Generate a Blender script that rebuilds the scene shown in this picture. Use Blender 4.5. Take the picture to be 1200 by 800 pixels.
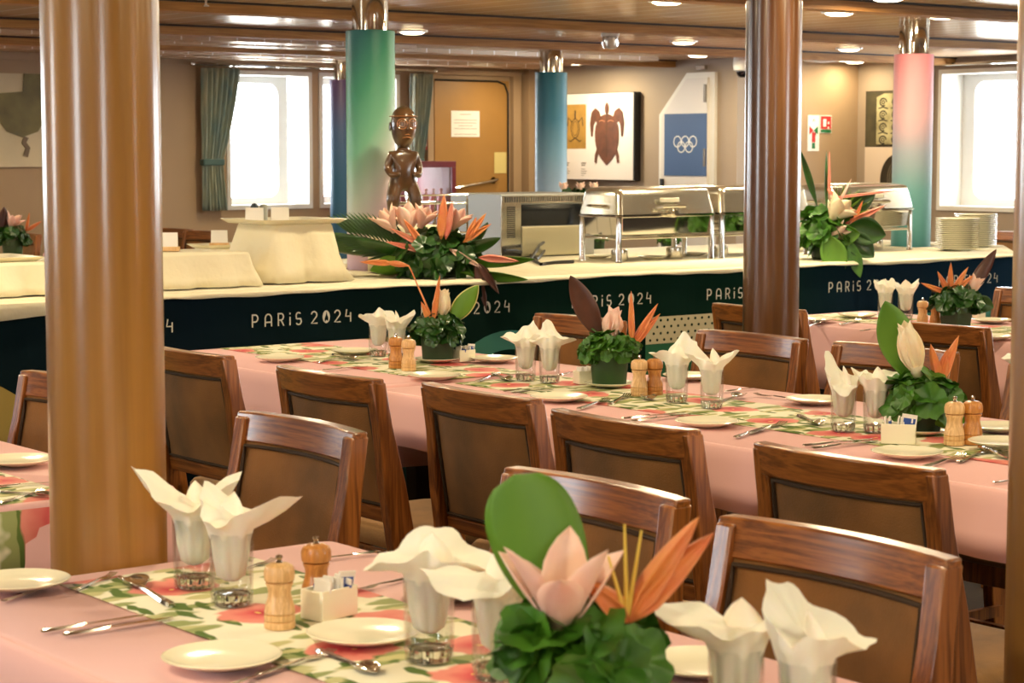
import bpy, math, random
from mathutils import Vector, Matrix
R = math.radians
scene = bpy.context.scene
for o in list(bpy.data.objects): bpy.data.objects.remove(o)
COL = scene.collection

# ------------------------------------------------------------------ camera
F, YH, EYE = 2430.0, 177.0, 1.45
PITCH = math.atan((400 - YH) / F)
AZ = math.atan2(3100.0, F)               # the room's X axis lies this far clockwise of the view
cam_d = bpy.data.cameras.new('camera'); cam = bpy.data.objects.new('camera', cam_d); COL.objects.link(cam)
cam.location = (0, 0, EYE)
cam.rotation_euler = (R(90) - PITCH, 0, AZ - R(90))
cam_d.sensor_width = 36; cam_d.lens = F / 1200 * 36
cam_d.dof.use_dof = True; cam_d.dof.focus_distance = 5.6; cam_d.dof.aperture_fstop = 11
cam_d.clip_start = .05
scene.camera = cam

# ------------------------------------------------------------------ world and exposure
w = bpy.data.worlds.new('sky'); scene.world = w; w.use_nodes = True
bg = w.node_tree.nodes['Background']; bg.inputs[0].default_value = (.92, .96, 1, 1); bg.inputs[1].default_value = 16.0
vs = scene.view_settings
vs.view_transform = 'Standard'; vs.look = 'None'; vs.gamma = 1; vs.use_curve_mapping = False; vs.exposure = 0.34
LAMP_W = 15.0
LAMP_COL = (1.0, .83, .53)
scene.cycles.max_bounces = 8; scene.cycles.diffuse_bounces = 4; scene.cycles.glossy_bounces = 4
scene.cycles.transparent_max_bounces = 16; scene.cycles.transmission_bounces = 6
scene.cycles.caustics_reflective = False; scene.cycles.caustics_refractive = False
scene.cycles.sample_clamp_indirect = 4.0
scene.cycles.use_denoising = True

def at(x, y, h):
    """the point of the room at height h that the photograph shows at (x, y)"""
    fx, fy = math.cos(AZ), math.sin(AZ)
    f = Vector((fx * math.cos(PITCH), fy * math.cos(PITCH), -math.sin(PITCH)))
    u = Vector((fx * math.sin(PITCH), fy * math.sin(PITCH), math.cos(PITCH)))
    d = f + Vector((fy, -fx, 0)) * ((x - 600) / F) + u * ((400 - y) / F)
    return Vector((0, 0, EYE)) + d * ((h - EYE) / d.z)

# ------------------------------------------------------------------ materials
def lin(c):
    return tuple(((v / 255) / 12.92 if v / 255 <= .04045 else ((v / 255 + .055) / 1.055) ** 2.4) for v in c) + (1,)
MATS = {}
def mat(name, rgb, rough=.6, metal=0, coat=0, spec=.5, trans=0, sheen=0, alpha=1, bump=0, bscale=60, var=0, vscale=8, vstretch=(1, 1, 1), rgb2=None, sss=0):
    if name in MATS: return MATS[name]
    m = bpy.data.materials.new(name); m.use_nodes = True; MATS[name] = m
    nt = m.node_tree; b = nt.nodes['Principled BSDF']
    b.inputs['Base Color'].default_value = lin(rgb); b.inputs['Roughness'].default_value = rough
    b.inputs['Metallic'].default_value = metal; b.inputs['Coat Weight'].default_value = coat
    b.inputs['Coat Roughness'].default_value = .12
    b.inputs['Specular IOR Level'].default_value = spec; b.inputs['Transmission Weight'].default_value = trans
    b.inputs['Sheen Weight'].default_value = sheen
    if sss: b.inputs['Subsurface Weight'].default_value = sss; b.inputs['Subsurface Scale'].default_value = .01
    tc = nt.nodes.new('ShaderNodeTexCoord'); mp = nt.nodes.new('ShaderNodeMapping'); nt.links.new(tc.outputs['Object'], mp.inputs[0])
    mp.inputs['Scale'].default_value = vstretch
    if var or rgb2:
        n = nt.nodes.new('ShaderNodeTexNoise'); n.inputs['Scale'].default_value = vscale; n.inputs['Detail'].default_value = 5
        nt.links.new(mp.outputs[0], n.inputs[0])
        r = nt.nodes.new('ShaderNodeValToRGB'); nt.links.new(n.outputs[0], r.inputs[0])
        c2 = rgb2 or tuple(max(0, v * (1 - var)) for v in rgb)
        r.color_ramp.elements[0].position = .3; r.color_ramp.elements[1].position = .7
        r.color_ramp.elements[0].color = lin(c2); r.color_ramp.elements[1].color = lin(rgb)
        nt.links.new(r.outputs[0], b.inputs['Base Color'])
    if bump:
        n2 = nt.nodes.new('ShaderNodeTexNoise'); n2.inputs['Scale'].default_value = bscale; n2.inputs['Detail'].default_value = 3
        nt.links.new(tc.outputs['Object'], n2.inputs[0])
        bp = nt.nodes.new('ShaderNodeBump'); bp.inputs['Strength'].default_value = bump; bp.inputs['Distance'].default_value = .004
        nt.links.new(n2.outputs[0], bp.inputs['Height']); nt.links.new(bp.outputs[0], b.inputs['Normal'])
    return m
def nodes(m): return m.node_tree.nodes, m.node_tree.links
def wood(name, dark, light, rough=.3, coat=.6, scale=1.0, axis=2, rings=42, fine=1.):
    m = mat(name, light, rough, coat=coat)
    N, L = nodes(m); b = N['Principled BSDF']; b.inputs['Coat Roughness'].default_value = .16
    tc = N.new('ShaderNodeTexCoord'); mp = N.new('ShaderNodeMapping'); L.new(tc.outputs['Object'], mp.inputs[0])
    s = [9 * scale] * 3; s[axis] = .55 * scale; mp.inputs['Scale'].default_value = s
    n = N.new('ShaderNodeTexNoise'); n.inputs['Scale'].default_value = 1.6; n.inputs['Detail'].default_value = 4; n.inputs['Distortion'].default_value = .8
    L.new(mp.outputs[0], n.inputs[0])
    wv = N.new('ShaderNodeMath'); wv.operation = 'MULTIPLY'; wv.inputs[1].default_value = rings; L.new(n.outputs[0], wv.inputs[0])
    sn = N.new('ShaderNodeMath'); sn.operation = 'SINE'; L.new(wv.outputs[0], sn.inputs[0])
    s2 = [130 * scale * fine] * 3; s2[axis] = 3 * scale
    mp2 = N.new('ShaderNodeMapping'); mp2.inputs['Scale'].default_value = s2; L.new(tc.outputs['Object'], mp2.inputs[0])
    n2 = N.new('ShaderNodeTexNoise'); n2.inputs['Scale'].default_value = 1.; n2.inputs['Detail'].default_value = 3; L.new(mp2.outputs[0], n2.inputs[0])
    ad = N.new('ShaderNodeMath'); ad.operation = 'MULTIPLY_ADD'; ad.inputs[1].default_value = .22; L.new(sn.outputs[0], ad.inputs[0]); L.new(n2.outputs[0], ad.inputs[2])
    r = N.new('ShaderNodeValToRGB'); L.new(ad.outputs[0], r.inputs[0])
    r.color_ramp.elements[0].position = .2; r.color_ramp.elements[1].position = .8
    r.color_ramp.elements[0].color = lin(dark); r.color_ramp.elements[1].color = lin(light)
    L.new(r.outputs[0], b.inputs['Base Color'])
    return m
def gradient(name, stops, z0, z1, rough=.45, tilt=0):
    m = mat(name, (200, 200, 200), rough); N, L = nodes(m)
    tc = N.new('ShaderNodeTexCoord'); sp = N.new('ShaderNodeSeparateXYZ'); L.new(tc.outputs['Object'], sp.inputs[0])
    ma = N.new('ShaderNodeMath'); ma.operation = 'MULTIPLY_ADD'; ma.inputs[1].default_value = tilt; L.new(sp.outputs[0], ma.inputs[0]); L.new(sp.outputs[2], ma.inputs[2])
    mr = N.new('ShaderNodeMapRange'); mr.inputs[1].default_value = z0; mr.inputs[2].default_value = z1; L.new(ma.outputs[0], mr.inputs[0])
    r = N.new('ShaderNodeValToRGB'); L.new(mr.outputs[0], r.inputs[0]); cr = r.color_ramp
    while len(cr.elements) < len(stops): cr.elements.new(.5)
    for e, (p, c) in zip(cr.elements, stops): e.position = p; e.color = lin(c)
    L.new(r.outputs[0], N['Principled BSDF'].inputs['Base Color']); return m
def thin_glass(name, tint=(.97, .98, .98, 1), refl=.08):
    m = bpy.data.materials.new(name); m.use_nodes = True; N, L = nodes(m); N.remove(N['Principled BSDF'])
    t = N.new('ShaderNodeBsdfTransparent'); t.inputs[0].default_value = tint
    g = N.new('ShaderNodeBsdfGlossy'); g.inputs['Roughness'].default_value = .03
    lw = N.new('ShaderNodeLayerWeight'); lw.inputs[0].default_value = .35
    mu = N.new('ShaderNodeMath'); mu.operation = 'MULTIPLY_ADD'; mu.inputs[1].default_value = .34; mu.inputs[2].default_value = refl; L.new(lw.outputs['Facing'], mu.inputs[0])
    mx = N.new('ShaderNodeMixShader'); L.new(mu.outputs[0], mx.inputs[0]); L.new(t.outputs[0], mx.inputs[1]); L.new(g.outputs[0], mx.inputs[2])
    L.new(mx.outputs[0], N['Material Output'].inputs[0]); MATS[name] = m; return m
def floral():
    m = mat('floral_runner', (232, 222, 180), .8); N, L = nodes(m); b = N['Principled BSDF']
    tc = N.new('ShaderNodeTexCoord')
    def ramp(src, p0, p1, hard=False):
        r = N.new('ShaderNodeMapRange'); r.inputs[1].default_value = p0; r.inputs[2].default_value = p1; r.inputs[3].default_value = 1; r.inputs[4].default_value = 0
        L.new(src, r.inputs[0]); return r.outputs[0]
    def vor(scale, sx=(1, 1, 1), rot=0, dist=.0, rnd=1.):
        mp = N.new('ShaderNodeMapping'); mp.inputs['Scale'].default_value = sx; mp.inputs['Rotation'].default_value = (0, 0, rot)
        ns = N.new('ShaderNodeTexNoise'); ns.inputs['Scale'].default_value = 14; L.new(tc.outputs['Object'], ns.inputs[0])
        va = N.new('ShaderNodeVectorMath'); va.operation = 'MULTIPLY_ADD'; va.inputs[1].default_value = (dist,) * 3
        L.new(ns.outputs['Color'], va.inputs[0]); L.new(tc.outputs['Object'], va.inputs[2]); L.new(va.outputs[0], mp.inputs[0])
        v = N.new('ShaderNodeTexVoronoi'); v.voronoi_dimensions = '2D'; v.inputs['Scale'].default_value = scale; v.inputs['Randomness'].default_value = rnd
        L.new(mp.outputs[0], v.inputs[0]); return v
    def mix(a, bcol, fac):
        x = N.new('ShaderNodeMix'); x.data_type = 'RGBA'; L.new(fac, x.inputs[0])
        if isinstance(a, tuple): x.inputs[6].default_value = lin(a)
        else: L.new(a, x.inputs[6])
        if isinstance(bcol, tuple): x.inputs[7].default_value = lin(bcol)
        else: L.new(bcol, x.inputs[7])
        return x.outputs[2]
    v1 = vor(5.5, (1, 3.2, 1), .7, .05); c = mix((240, 233, 206), (150, 158, 98), ramp(v1.outputs['Distance'], .28, .34))
    v2 = vor(6.5, (3.4, 1, 1), .5, .05); c = mix(c, (88, 112, 46), ramp(v2.outputs['Distance'], .2, .24))
    v4 = vor(7, (1, 3, 1), 2.2, .05); c = mix(c, (196, 190, 134), ramp(v4.outputs['Distance'], .18, .25))
    v3 = vor(4.6, (1, 1, 1), 0, .08, .85)
    petal = ramp(v3.outputs['Distance'], .27, .3); inner = ramp(v3.outputs['Distance'], .02, .22)
    c = mix(c, mix((226, 138, 124), (206, 58, 74), inner), petal)
    v5 = vor(4.6, (1, 1, 1), 0, .08, .85); c = mix(c, (245, 215, 120), ramp(v5.outputs['Distance'], .012, .03))
    L.new(c, b.inputs['Base Color']); return m
def planks(name, ca, cb, width, axis=0, rough=.2, metal=.3, gap=(60, 45, 35), gw=.03):
    m = mat(name, ca, rough, metal); N, L = nodes(m); b = N['Principled BSDF']
    tc = N.new('ShaderNodeTexCoord'); sp = N.new('ShaderNodeSeparateXYZ'); L.new(tc.outputs['Object'], sp.inputs[0])
    d = N.new('ShaderNodeMath'); d.operation = 'DIVIDE'; d.inputs[1].default_value = width; L.new(sp.outputs[axis], d.inputs[0])
    fr = N.new('ShaderNodeMath'); fr.operation = 'FRACT'; L.new(d.outputs[0], fr.inputs[0])
    fl = N.new('ShaderNodeMath'); fl.operation = 'FLOOR'; L.new(d.outputs[0], fl.inputs[0])
    wn = N.new('ShaderNodeTexWhiteNoise'); wn.noise_dimensions = '1D'; L.new(fl.outputs[0], wn.inputs['W'])
    mx = N.new('ShaderNodeMix'); mx.data_type = 'RGBA'; mx.inputs[6].default_value = lin(ca); mx.inputs[7].default_value = lin(cb); L.new(wn.outputs[0], mx.inputs[0])
    lt = N.new('ShaderNodeMath'); lt.operation = 'LESS_THAN'; lt.inputs[1].default_value = gw; L.new(fr.outputs[0], lt.inputs[0])
    m2 = N.new('ShaderNodeMix'); m2.data_type = 'RGBA'; m2.inputs[7].default_value = lin(gap); L.new(mx.outputs[2], m2.inputs[6]); L.new(lt.outputs[0], m2.inputs[0])
    L.new(m2.outputs[2], b.inputs['Base Color']); return m
def emit(name, rgb, s):
    m = bpy.data.materials.new(name); m.use_nodes = True; N, L = nodes(m); b = N['Principled BSDF']
    b.inputs['Base Color'].default_value = (0, 0, 0, 1); b.inputs['Emission Color'].default_value = lin(rgb); b.inputs['Emission Strength'].default_value = s; return m

M_wall = mat('warm_tan_wall', (172, 144, 112), .62, var=.05, vscale=1.5)
M_wallg = mat('grey_tan_wall', (164, 146, 126), .6, var=.04, vscale=1.5)
M_ceil = planks('glossy_ceiling_planks', (214, 182, 148), (200, 168, 136), .2, 0, .22, .25, (250, 240, 225), .05)
N_, L_ = nodes(M_ceil); _b = N_['Principled BSDF']
_d = N_.new('ShaderNodeBsdfDiffuse'); _g = N_.new('ShaderNodeBsdfGlossy'); _g.inputs['Roughness'].default_value = .2; _g.inputs[0].default_value = (.95, .88, .78, 1)
_x = N_.new('ShaderNodeMixShader'); _x.inputs[0].default_value = .34
L_.new(_b.inputs['Base Color'].links[0].from_socket, _d.inputs[0]); L_.new(_d.outputs[0], _x.inputs[1]); L_.new(_g.outputs[0], _x.inputs[2]); L_.new(_x.outputs[0], N_['Material Output'].inputs[0])
M_beam = wood('ceiling_beam_wood', (158, 108, 54), (184, 132, 72), .65, 0, axis=0)
M_floor = mat('brown_carpet', (46, 32, 24), .95, var=.3, vscale=40)
M_white = mat('white_paint', (238, 238, 234), .4)
M_frame = mat('window_frame_paint', (225, 222, 214), .4)
M_glass = thin_glass('window_glass')
M_tumbler = thin_glass('tumbler_glass', (.97, .975, .97, 1), .03)
M_pillar = wood('honey_pillar_wood', (142, 98, 38), (166, 118, 50), .34, .8, .7, rings=12, fine=.5)
M_pillar2 = wood('brown_pillar_wood', (84, 50, 22), (118, 76, 36), .28, .9, .7, rings=9, fine=.4)
M_chair = wood('chair_wood', (104, 56, 20), (160, 97, 42), .3, .7, 2., rings=26, fine=1.1)
M_rail = wood('chair_rail_wood', (104, 56, 20), (160, 97, 42), .3, .7, 2., axis=1, rings=26, fine=1.1)
M_pad = mat('chair_fabric', (148, 100, 48), .9, sheen=.1, rgb2=(112, 78, 38), vscale=7, bump=.35, bscale=260)
M_seat = mat('seat_fabric', (150, 108, 58), .9, sheen=.2, rgb2=(112, 80, 40), vscale=9, bump=.35, bscale=260)
M_pipe = mat('dark_piping', (60, 42, 24), .8)
M_pink = mat('pink_tablecloth', (230, 181, 178), .85, sheen=.1, bump=.12, bscale=9)
M_cream = mat('cream_cloth', (240, 230, 198), .85, sheen=.1, bump=.6, bscale=14)
M_cream.node_tree.nodes['Bump'].inputs['Distance'].default_value = .012
M_floral = floral()
M_china = mat('white_china', (246, 240, 214), .18, coat=.5)
M_steel = mat('polished_steel', (214, 210, 200), .16, 1)
M_chrome = mat('chrome', (225, 222, 215), .07, 1)
M_brush = mat('brushed_steel', (158, 158, 154), .45, .6)
M_wallp = mat('packet_paper', (240, 236, 230), .7)
M_blue = mat('packet_blue', (54, 88, 170), .6)
M_napkin = mat('cream_napkin', (252, 244, 228), .9, sheen=.1, sss=.15, bump=.15, bscale=30)
M_mill = wood('light_mill_wood', (206, 160, 104), (232, 190, 134), .4, .3, 4.)
M_mill2 = wood('amber_mill_wood', (176, 112, 48), (206, 142, 70), .35, .4, 4.)
M_leaf = mat('fresh_leaf', (74, 124, 30), .45, rgb2=(38, 86, 20), vscale=22)
M_bigleaf = mat('broad_leaf', (104, 150, 38), .5, rgb2=(72, 120, 26), vscale=9, vstretch=(1, 1, .3))
M_darkleaf = mat('deep_green_leaf', (48, 92, 28), .38, rgb2=(24, 60, 18), vscale=12, coat=.2)
M_redleaf = mat('maroon_leaf', (92, 50, 34), .4, rgb2=(66, 38, 28), vscale=14)
M_cream_leaf = mat('cream_leaf_edge', (226, 222, 150), .5)
M_pot = mat('leaf_wrapped_pot', (36, 76, 20), .5, rgb2=(26, 58, 16), vscale=12)
M_potd = mat('dark_pot', (36, 56, 30), .5)
M_petal = mat('pink_petal', (242, 194, 176), .6, rgb2=(246, 214, 196), vscale=20, sss=.1)
M_petalw = mat('cream_petal', (246, 236, 206), .6, rgb2=(240, 214, 180), vscale=24, sss=.1)
M_orange = mat('orange_bract', (228, 152, 76), .5, rgb2=(222, 122, 82), vscale=26)
M_coral = mat('coral_bract', (214, 108, 92), .5, rgb2=(226, 156, 128), vscale=26)
M_yellow = mat('yellow_stamen', (226, 196, 80), .5)
M_stem = mat('green_stem', (120, 150, 70), .5)
M_dark = mat('dark_brown_wood', (40, 24, 16), .6)  # even dark brown wood for frames, legs and trim
def skirt_mat():
    m = gradient('dark_green_skirt', [(0, (6, 24, 26)), (.25, (7, 24, 34)), (.48, (6, 34, 26)), (.7, (6, 38, 28)), (.8, (9, 32, 46)), (1, (14, 44, 66))], 0, 6.6, .95); N, L = nodes(m)
    b = N['Principled BSDF']; b.inputs['Specular IOR Level'].default_value = .1
    ma = [n for n in N if n.type == 'MATH'][0]; ma.inputs[1].default_value = 1; 
    for l in list(ma.inputs[2].links): L.remove(l)
    ma.inputs[2].default_value = 0; return m
M_skirt = skirt_mat()
M_letter = mat('cream_print', (226, 222, 206), .8)
M_olive = mat('olive_print', (158, 134, 66), .8)
M_green = mat('green_print', (26, 98, 62), .8)
M_teal = mat('teal_print', (58, 128, 112), .8)
M_black = mat('black_plastic', (16, 16, 18), .4)
M_red = mat('red_sign', (190, 40, 40), .5)
M_bronze = mat('carved_dark_wood', (98, 66, 36), .28, rgb2=(56, 38, 22), vscale=14, coat=.7, bump=.2, bscale=40)

# ------------------------------------------------------------------ mesh helpers
class MB:
    def __init__(s): s.v = []; s.f = []; s.m = []
    def add(s, vs, fs, mi=0, T=None):
        b = len(s.v)
        for p in vs:
            p = Vector(p); s.v.append(tuple(T @ p) if T is not None else tuple(p))
        for f in fs: s.f.append([b + i for i in f]); s.m.append(mi)
        return s
    def box(s, x0, x1, y0, y1, z0, z1, mi=0, T=None):
        return s.add([(x0, y0, z0), (x1, y0, z0), (x1, y1, z0), (x0, y1, z0), (x0, y0, z1), (x1, y0, z1), (x1, y1, z1), (x0, y1, z1)],
                     [(0, 3, 2, 1), (4, 5, 6, 7), (0, 1, 5, 4), (1, 2, 6, 5), (2, 3, 7, 6), (3, 0, 4, 7)], mi, T)
    def loft(s, rings, mi=0, cap0=True, cap1=True, closed=True, T=None):
        n = len(rings[0]); vs = [p for r in rings for p in r]; fs = []
        for i in range(len(rings) - 1):
            for j in range(n if closed else n - 1):
                k = (j + 1) % n
                fs.append((i * n + j, i * n + k, (i + 1) * n + k, (i + 1) * n + j))
        if cap0: fs.append(tuple(range(n))[::-1])
        if cap1: fs.append(tuple((len(rings) - 1) * n + j for j in range(n)))
        return s.add(vs, fs, mi, T)
    def lathe(s, prof, n=24, mi=0, T=None, cap0=True, cap1=True, cx=0, cy=0):
        return s.loft([[(cx + r * math.cos(2 * math.pi * j / n), cy + r * math.sin(2 * math.pi * j / n), z) for j in range(n)] for r, z in prof], mi, cap0, cap1, True, T)
    def tube(s, pts, r, n=8, mi=0, T=None, caps=True, r1=None):
        pts = [Vector(p) for p in pts]; rings = []; up = Vector((0, 0, 1))
        for i, p in enumerate(pts):
            d = (pts[min(i + 1, len(pts) - 1)] - pts[max(i - 1, 0)]).normalized()
            a = up if abs(d.dot(up)) < .9 else Vector((1, 0, 0))
            x = d.cross(a).normalized(); y = d.cross(x).normalized()
            rr = r if r1 is None else r + (r1 - r) * i / max(1, len(pts) - 1)
            rings.append([tuple(p + (x * math.cos(2 * math.pi * k / n) + y * math.sin(2 * math.pi * k / n)) * rr) for k in range(n)])
        return s.loft(rings, mi, caps, caps, True, T)
    def poly(s, pts, y, mi, flip=False):        # polygon in an XZ plane
        f = tuple(range(len(pts)))
        return s.add([(px, y, pz) for px, pz in pts], [f[::-1] if flip else f], mi)
    def build(s, name, mats, parent=None, smooth=True, loc=None, rot=None, bevel=0, solid=0, angle=40):
        me = bpy.data.meshes.new(name); me.from_pydata(s.v, [], s.f)
        for m in (mats if isinstance(mats, (list, tuple)) else [mats]): me.materials.append(m)
        for p, mi in zip(me.polygons, s.m): p.material_index = mi; p.use_smooth = smooth
        me.update()
        if smooth: me.set_sharp_from_angle(angle=R(angle))
        o = bpy.data.objects.new(name, me); COL.objects.link(o)
        if parent: o.parent = parent
        if loc is not None: o.location = loc
        if rot is not None: o.rotation_euler = rot
        if solid:
            d = o.modifiers.new('t', 'SOLIDIFY'); d.thickness = solid; d.offset = 0
        if bevel:
            d = o.modifiers.new('b', 'BEVEL'); d.width = bevel; d.segments = 2; d.limit_method = 'ANGLE'; d.angle_limit = R(40); d.harden_normals = False
        return o
def tag(o, label=None, cat=None, group=None, kind=None):
    if label: o['label'] = label
    if cat: o['category'] = cat
    if group: o['group'] = group
    if kind: o['kind'] = kind
    return o
def empty(name, loc, rz=0):
    o = bpy.data.objects.new(name, None); COL.objects.link(o); o.location = loc; o.rotation_euler = (0, 0, rz); o.empty_display_size = .1; return o
def copy_tree(o, parent=None):
    c = o.copy(); COL.objects.link(c); c.parent = parent
    for ch in list(o.children): copy_tree(ch, c)
    return c
def put(proto, used, loc, rz=0, label=None, cat=None, group=None, scale=None):
    """the first call moves the prototype itself, later ones copy it"""
    if proto.name in used: o = copy_tree(proto)
    else: used.add(proto.name); o = proto
    o.location = loc; o.rotation_euler = (0, 0, rz)
    if scale: o.scale = scale if isinstance(scale, tuple) else (scale,) * 3
    tag(o, label, cat, group); return o
USED = set()
def rrect(x0, x1, y0, y1, r, n=5):
    out = []
    for cx, cy, a in ((x1 - r, y1 - r, 0), (x0 + r, y1 - r, 90), (x0 + r, y0 + r, 180), (x1 - r, y0 + r, 270)):
        for k in range(n + 1):
            t = R(a + 90 * k / n); out.append((cx + r * math.cos(t), cy + r * math.sin(t)))
    return out

# ------------------------------------------------------------------ room
X0, X1, XT, Y0, Y1, YS, H = -3.2, 12.66, 11.3, -3.2, 14.2, 11.6, 2.17
def struct(name, mb, mats, **k): return tag(mb.build(name, mats, **k), kind='structure')
struct('floor', MB().box(X0 - .3, X1 + .3, Y0 - .3, Y1 + .3, -.1, 0), M_floor, smooth=False)
struct('ceiling', MB().box(X0 - .3, X1 + .3, Y0 - .3, Y1 + .3, H, H + .1), M_ceil, smooth=False)
def wall_x(mb, X, d, ya, yb, holes, z1=H):
    """a wall on the plane X = const, thickness d, with window holes (y0, y1, z0, z1)"""
    y = ya
    for (h0, h1, z0, zt) in sorted(holes):
        mb.box(min(X, X + d), max(X, X + d), y, h0, 0, z1); mb.box(min(X, X + d), max(X, X + d), h0, h1, 0, z0); mb.box(min(X, X + d), max(X, X + d), h0, h1, zt, z1); y = h1
    return mb.box(min(X, X + d), max(X, X + d), y, yb, 0, z1)
def wall_y(mb, Y, d, xa, xb, holes, z1=H):
    x = xa
    for (h0, h1, z0, zt) in sorted(holes):
        mb.box(x, h0, min(Y, Y + d), max(Y, Y + d), 0, z1); mb.box(h0, h1, min(Y, Y + d), max(Y, Y + d), 0, z0); mb.box(h0, h1, min(Y, Y + d), max(Y, Y + d), zt, z1); x = h1
    return mb.box(x, xb, min(Y, Y + d), max(Y, Y + d), 0, z1)
ZB, ZT = .99, 2.08
farW = [(8.29, 9.08, ZB, ZT), (9.15, 9.94, ZB, ZT), (-1, .6, ZB, ZT), (1.6, 3.2, ZB, ZT)]
rightW = [(9.35, 10.75, ZB, ZT), (6.9, 8.3, ZB, ZT), (4.4, 5.8, ZB, ZT)]
leftW = [(1.2, 2.4, ZB, ZT), (7, 8.6, ZB, ZT)]
rearW = [(-1.8, -.6, ZB, ZT), (7, 8.6, ZB, ZT)]
struct('wall_far', wall_y(MB(), Y1, .3, X0, XT, farW), M_wall, smooth=False)
struct('wall_turtle_side', MB().box(XT, XT + .1, YS + .0, Y1, 0, H), M_wallg, smooth=False)
struct('wall_alcove', MB().box(XT + .1, X1, YS, YS + .1, 0, H), M_wall, smooth=False)
struct('wall_right', wall_x(MB(), X1, .3, Y0, YS + .1, rightW), M_wallg, smooth=False)
struct('wall_left', wall_x(MB(), X0, -.3, Y0, Y1, leftW), M_wall, smooth=False)
struct('wall_rear', wall_y(MB(), Y0, -.3, X0, X1, rearW), M_wall, smooth=False)
wn = 0
def window(plane, P, outw, a0, a1):
    """deep white reveal, an outer plate with a rounded opening, a glass pane; (a0, a1) along the wall"""
    global wn; wn += 1
    e = empty('window_%d' % wn, (0, 0, 0)); tag(e, kind='structure')
    T = Matrix.Identity(4) if plane == 'Y' else Matrix(((0, 1, 0, 0), (1, 0, 0, 0), (0, 0, 1, 0), (0, 0, 0, 1)))
    d = .26 * outw; f = .035; a = P - .015 * outw; b = P + d
    lo, hi = min(a, b), max(a, b)
    m = MB()
    m.box(a0, a0 + f, lo, hi, ZB, ZT, T=T).box(a1 - f, a1, lo, hi, ZB, ZT, T=T).box(a0 + f, a1 - f, lo, hi, ZB, ZB + f, T=T).box(a0 + f, a1 - f, lo, hi, ZT - f, ZT, T=T)
    m.build('window_frame', M_frame, e, smooth=False)
    # outer plate with rounded opening
    inner = rrect(a0 + f + .05, a1 - f - .13 if plane == 'Y' else a1 - f - .13, ZB + .09, ZT - .09, .09, 6)
    if plane == 'X': inner = rrect(a0 + f + .12, a1 - f - .12, ZB + .09, ZT - .09, .09, 6)
    cx, cz = (a0 + a1) / 2, (ZB + ZT) / 2
    outer = []
    for x, z in inner:
        dx, dz = x - cx, z - cz; k = min(((a1 - a0) / 2 - f) / max(abs(dx), 1e-6), ((ZT - ZB) / 2 - f) / max(abs(dz), 1e-6)); outer.append((cx + dx * k, cz + dz * k))
    p = MB(); y = P + .24 * outw; y2 = P + .26 * outw
    p.loft([[(x, y, z) for x, z in outer], [(x, y, z) for x, z in inner], [(x, y2, z) for x, z in inner], [(x, y2, z) for x, z in outer]], cap0=False, cap1=False, T=T)
    p.build('rounded_surround', M_white, e, smooth=False)
    MB().box(inner and min(q[0] for q in inner) - .01, max(q[0] for q in inner) + .01, y2 + .004, y2 + .01, ZB + .08, ZT - .08, T=T).build('pane', M_glass, e, smooth=False)
for h in farW: window('Y', Y1, 1, h[0], h[1])
for h in rightW: window('X', X1, 1, h[0], h[1])
for h in leftW: window('X', X0, -1, h[0], h[1])
for h in rearW: window('Y', Y0, -1, h[0], h[1])
# beams across the ceiling and the trim under the far ceiling edge
for i, y in enumerate((-1.2, .8, 2.9, 4.9, 6.85, 8.85, 10.6, 12.3)):
    mb = MB().box(X0, (X1 if y < YS else XT), y, y + .13, H - .055, H + .01).box(X0, (X1 if y < YS else XT), y - .02, y + .15, H - .01, H + .01, 1)
    struct('trim_%d' % (i + 1), mb, [M_beam, M_dark], smooth=False)
# far wall's lowered ceiling slats
for i, (x0, x1, y) in enumerate(((3, 8.2, 11.5), (6, 10.8, 11.95), (4, 9.4, 13.2), (7, 11.2, 13.6))):
    struct('trim_%d' % (i + 9), MB().box(x0, x1, y, y + .22, H - .03, H + .01), M_ceil, smooth=False)
struct('trim_13', MB().box(X0, XT, Y1 - .03, Y1, ZT + .03, H), M_wall, smooth=False)
struct('trim_14', MB().box(XT - .06, XT, Y1 - .1, Y1, 0, H), M_wall, smooth=False)
struct('baseboard_far', MB().box(X0, XT, Y1 - .015, Y1, 0, .1), M_dark, smooth=False)
# the brown exit door in the far wall
d1 = tag(empty('door_1', (10.29, Y1, 0)), kind='structure')
MB().box(0, .79, -.02, 0, 0, 2.05).build('door_leaf', mat('door_brown', (168, 124, 64), .45, var=.06, vscale=3), d1, smooth=False)
MB().box(-.09, -.03, -.05, 0, 0, 2.09).box(.82, .9, -.05, 0, 0, 2.09).box(-.09, .9, -.05, 0, 2.09, 2.13).build('door_frame', M_wall, d1, smooth=False)
pts = [(.0, -.028, 2.045), (.66, -.028, 2.045), (.74, -.028, 2.02), (.775, -.028, 1.94), (.78, -.028, 0.02)]
MB().tube(pts, .009, 6).build('black_gasket', M_black, d1)
MB().tube([(.15, -.03, 1.13), (.2, -.05, 1.14), (.62, -.05, 1.2), (.66, -.03, 1.21)], .012, 8).lathe([(.03, -.03), (.03, 0)], 12, T=Matrix.Translation((.62, -.02, 1.2)) @ Matrix.Rotation(R(90), 4, 'X')).build('push_bar', M_steel, d1)
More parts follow.
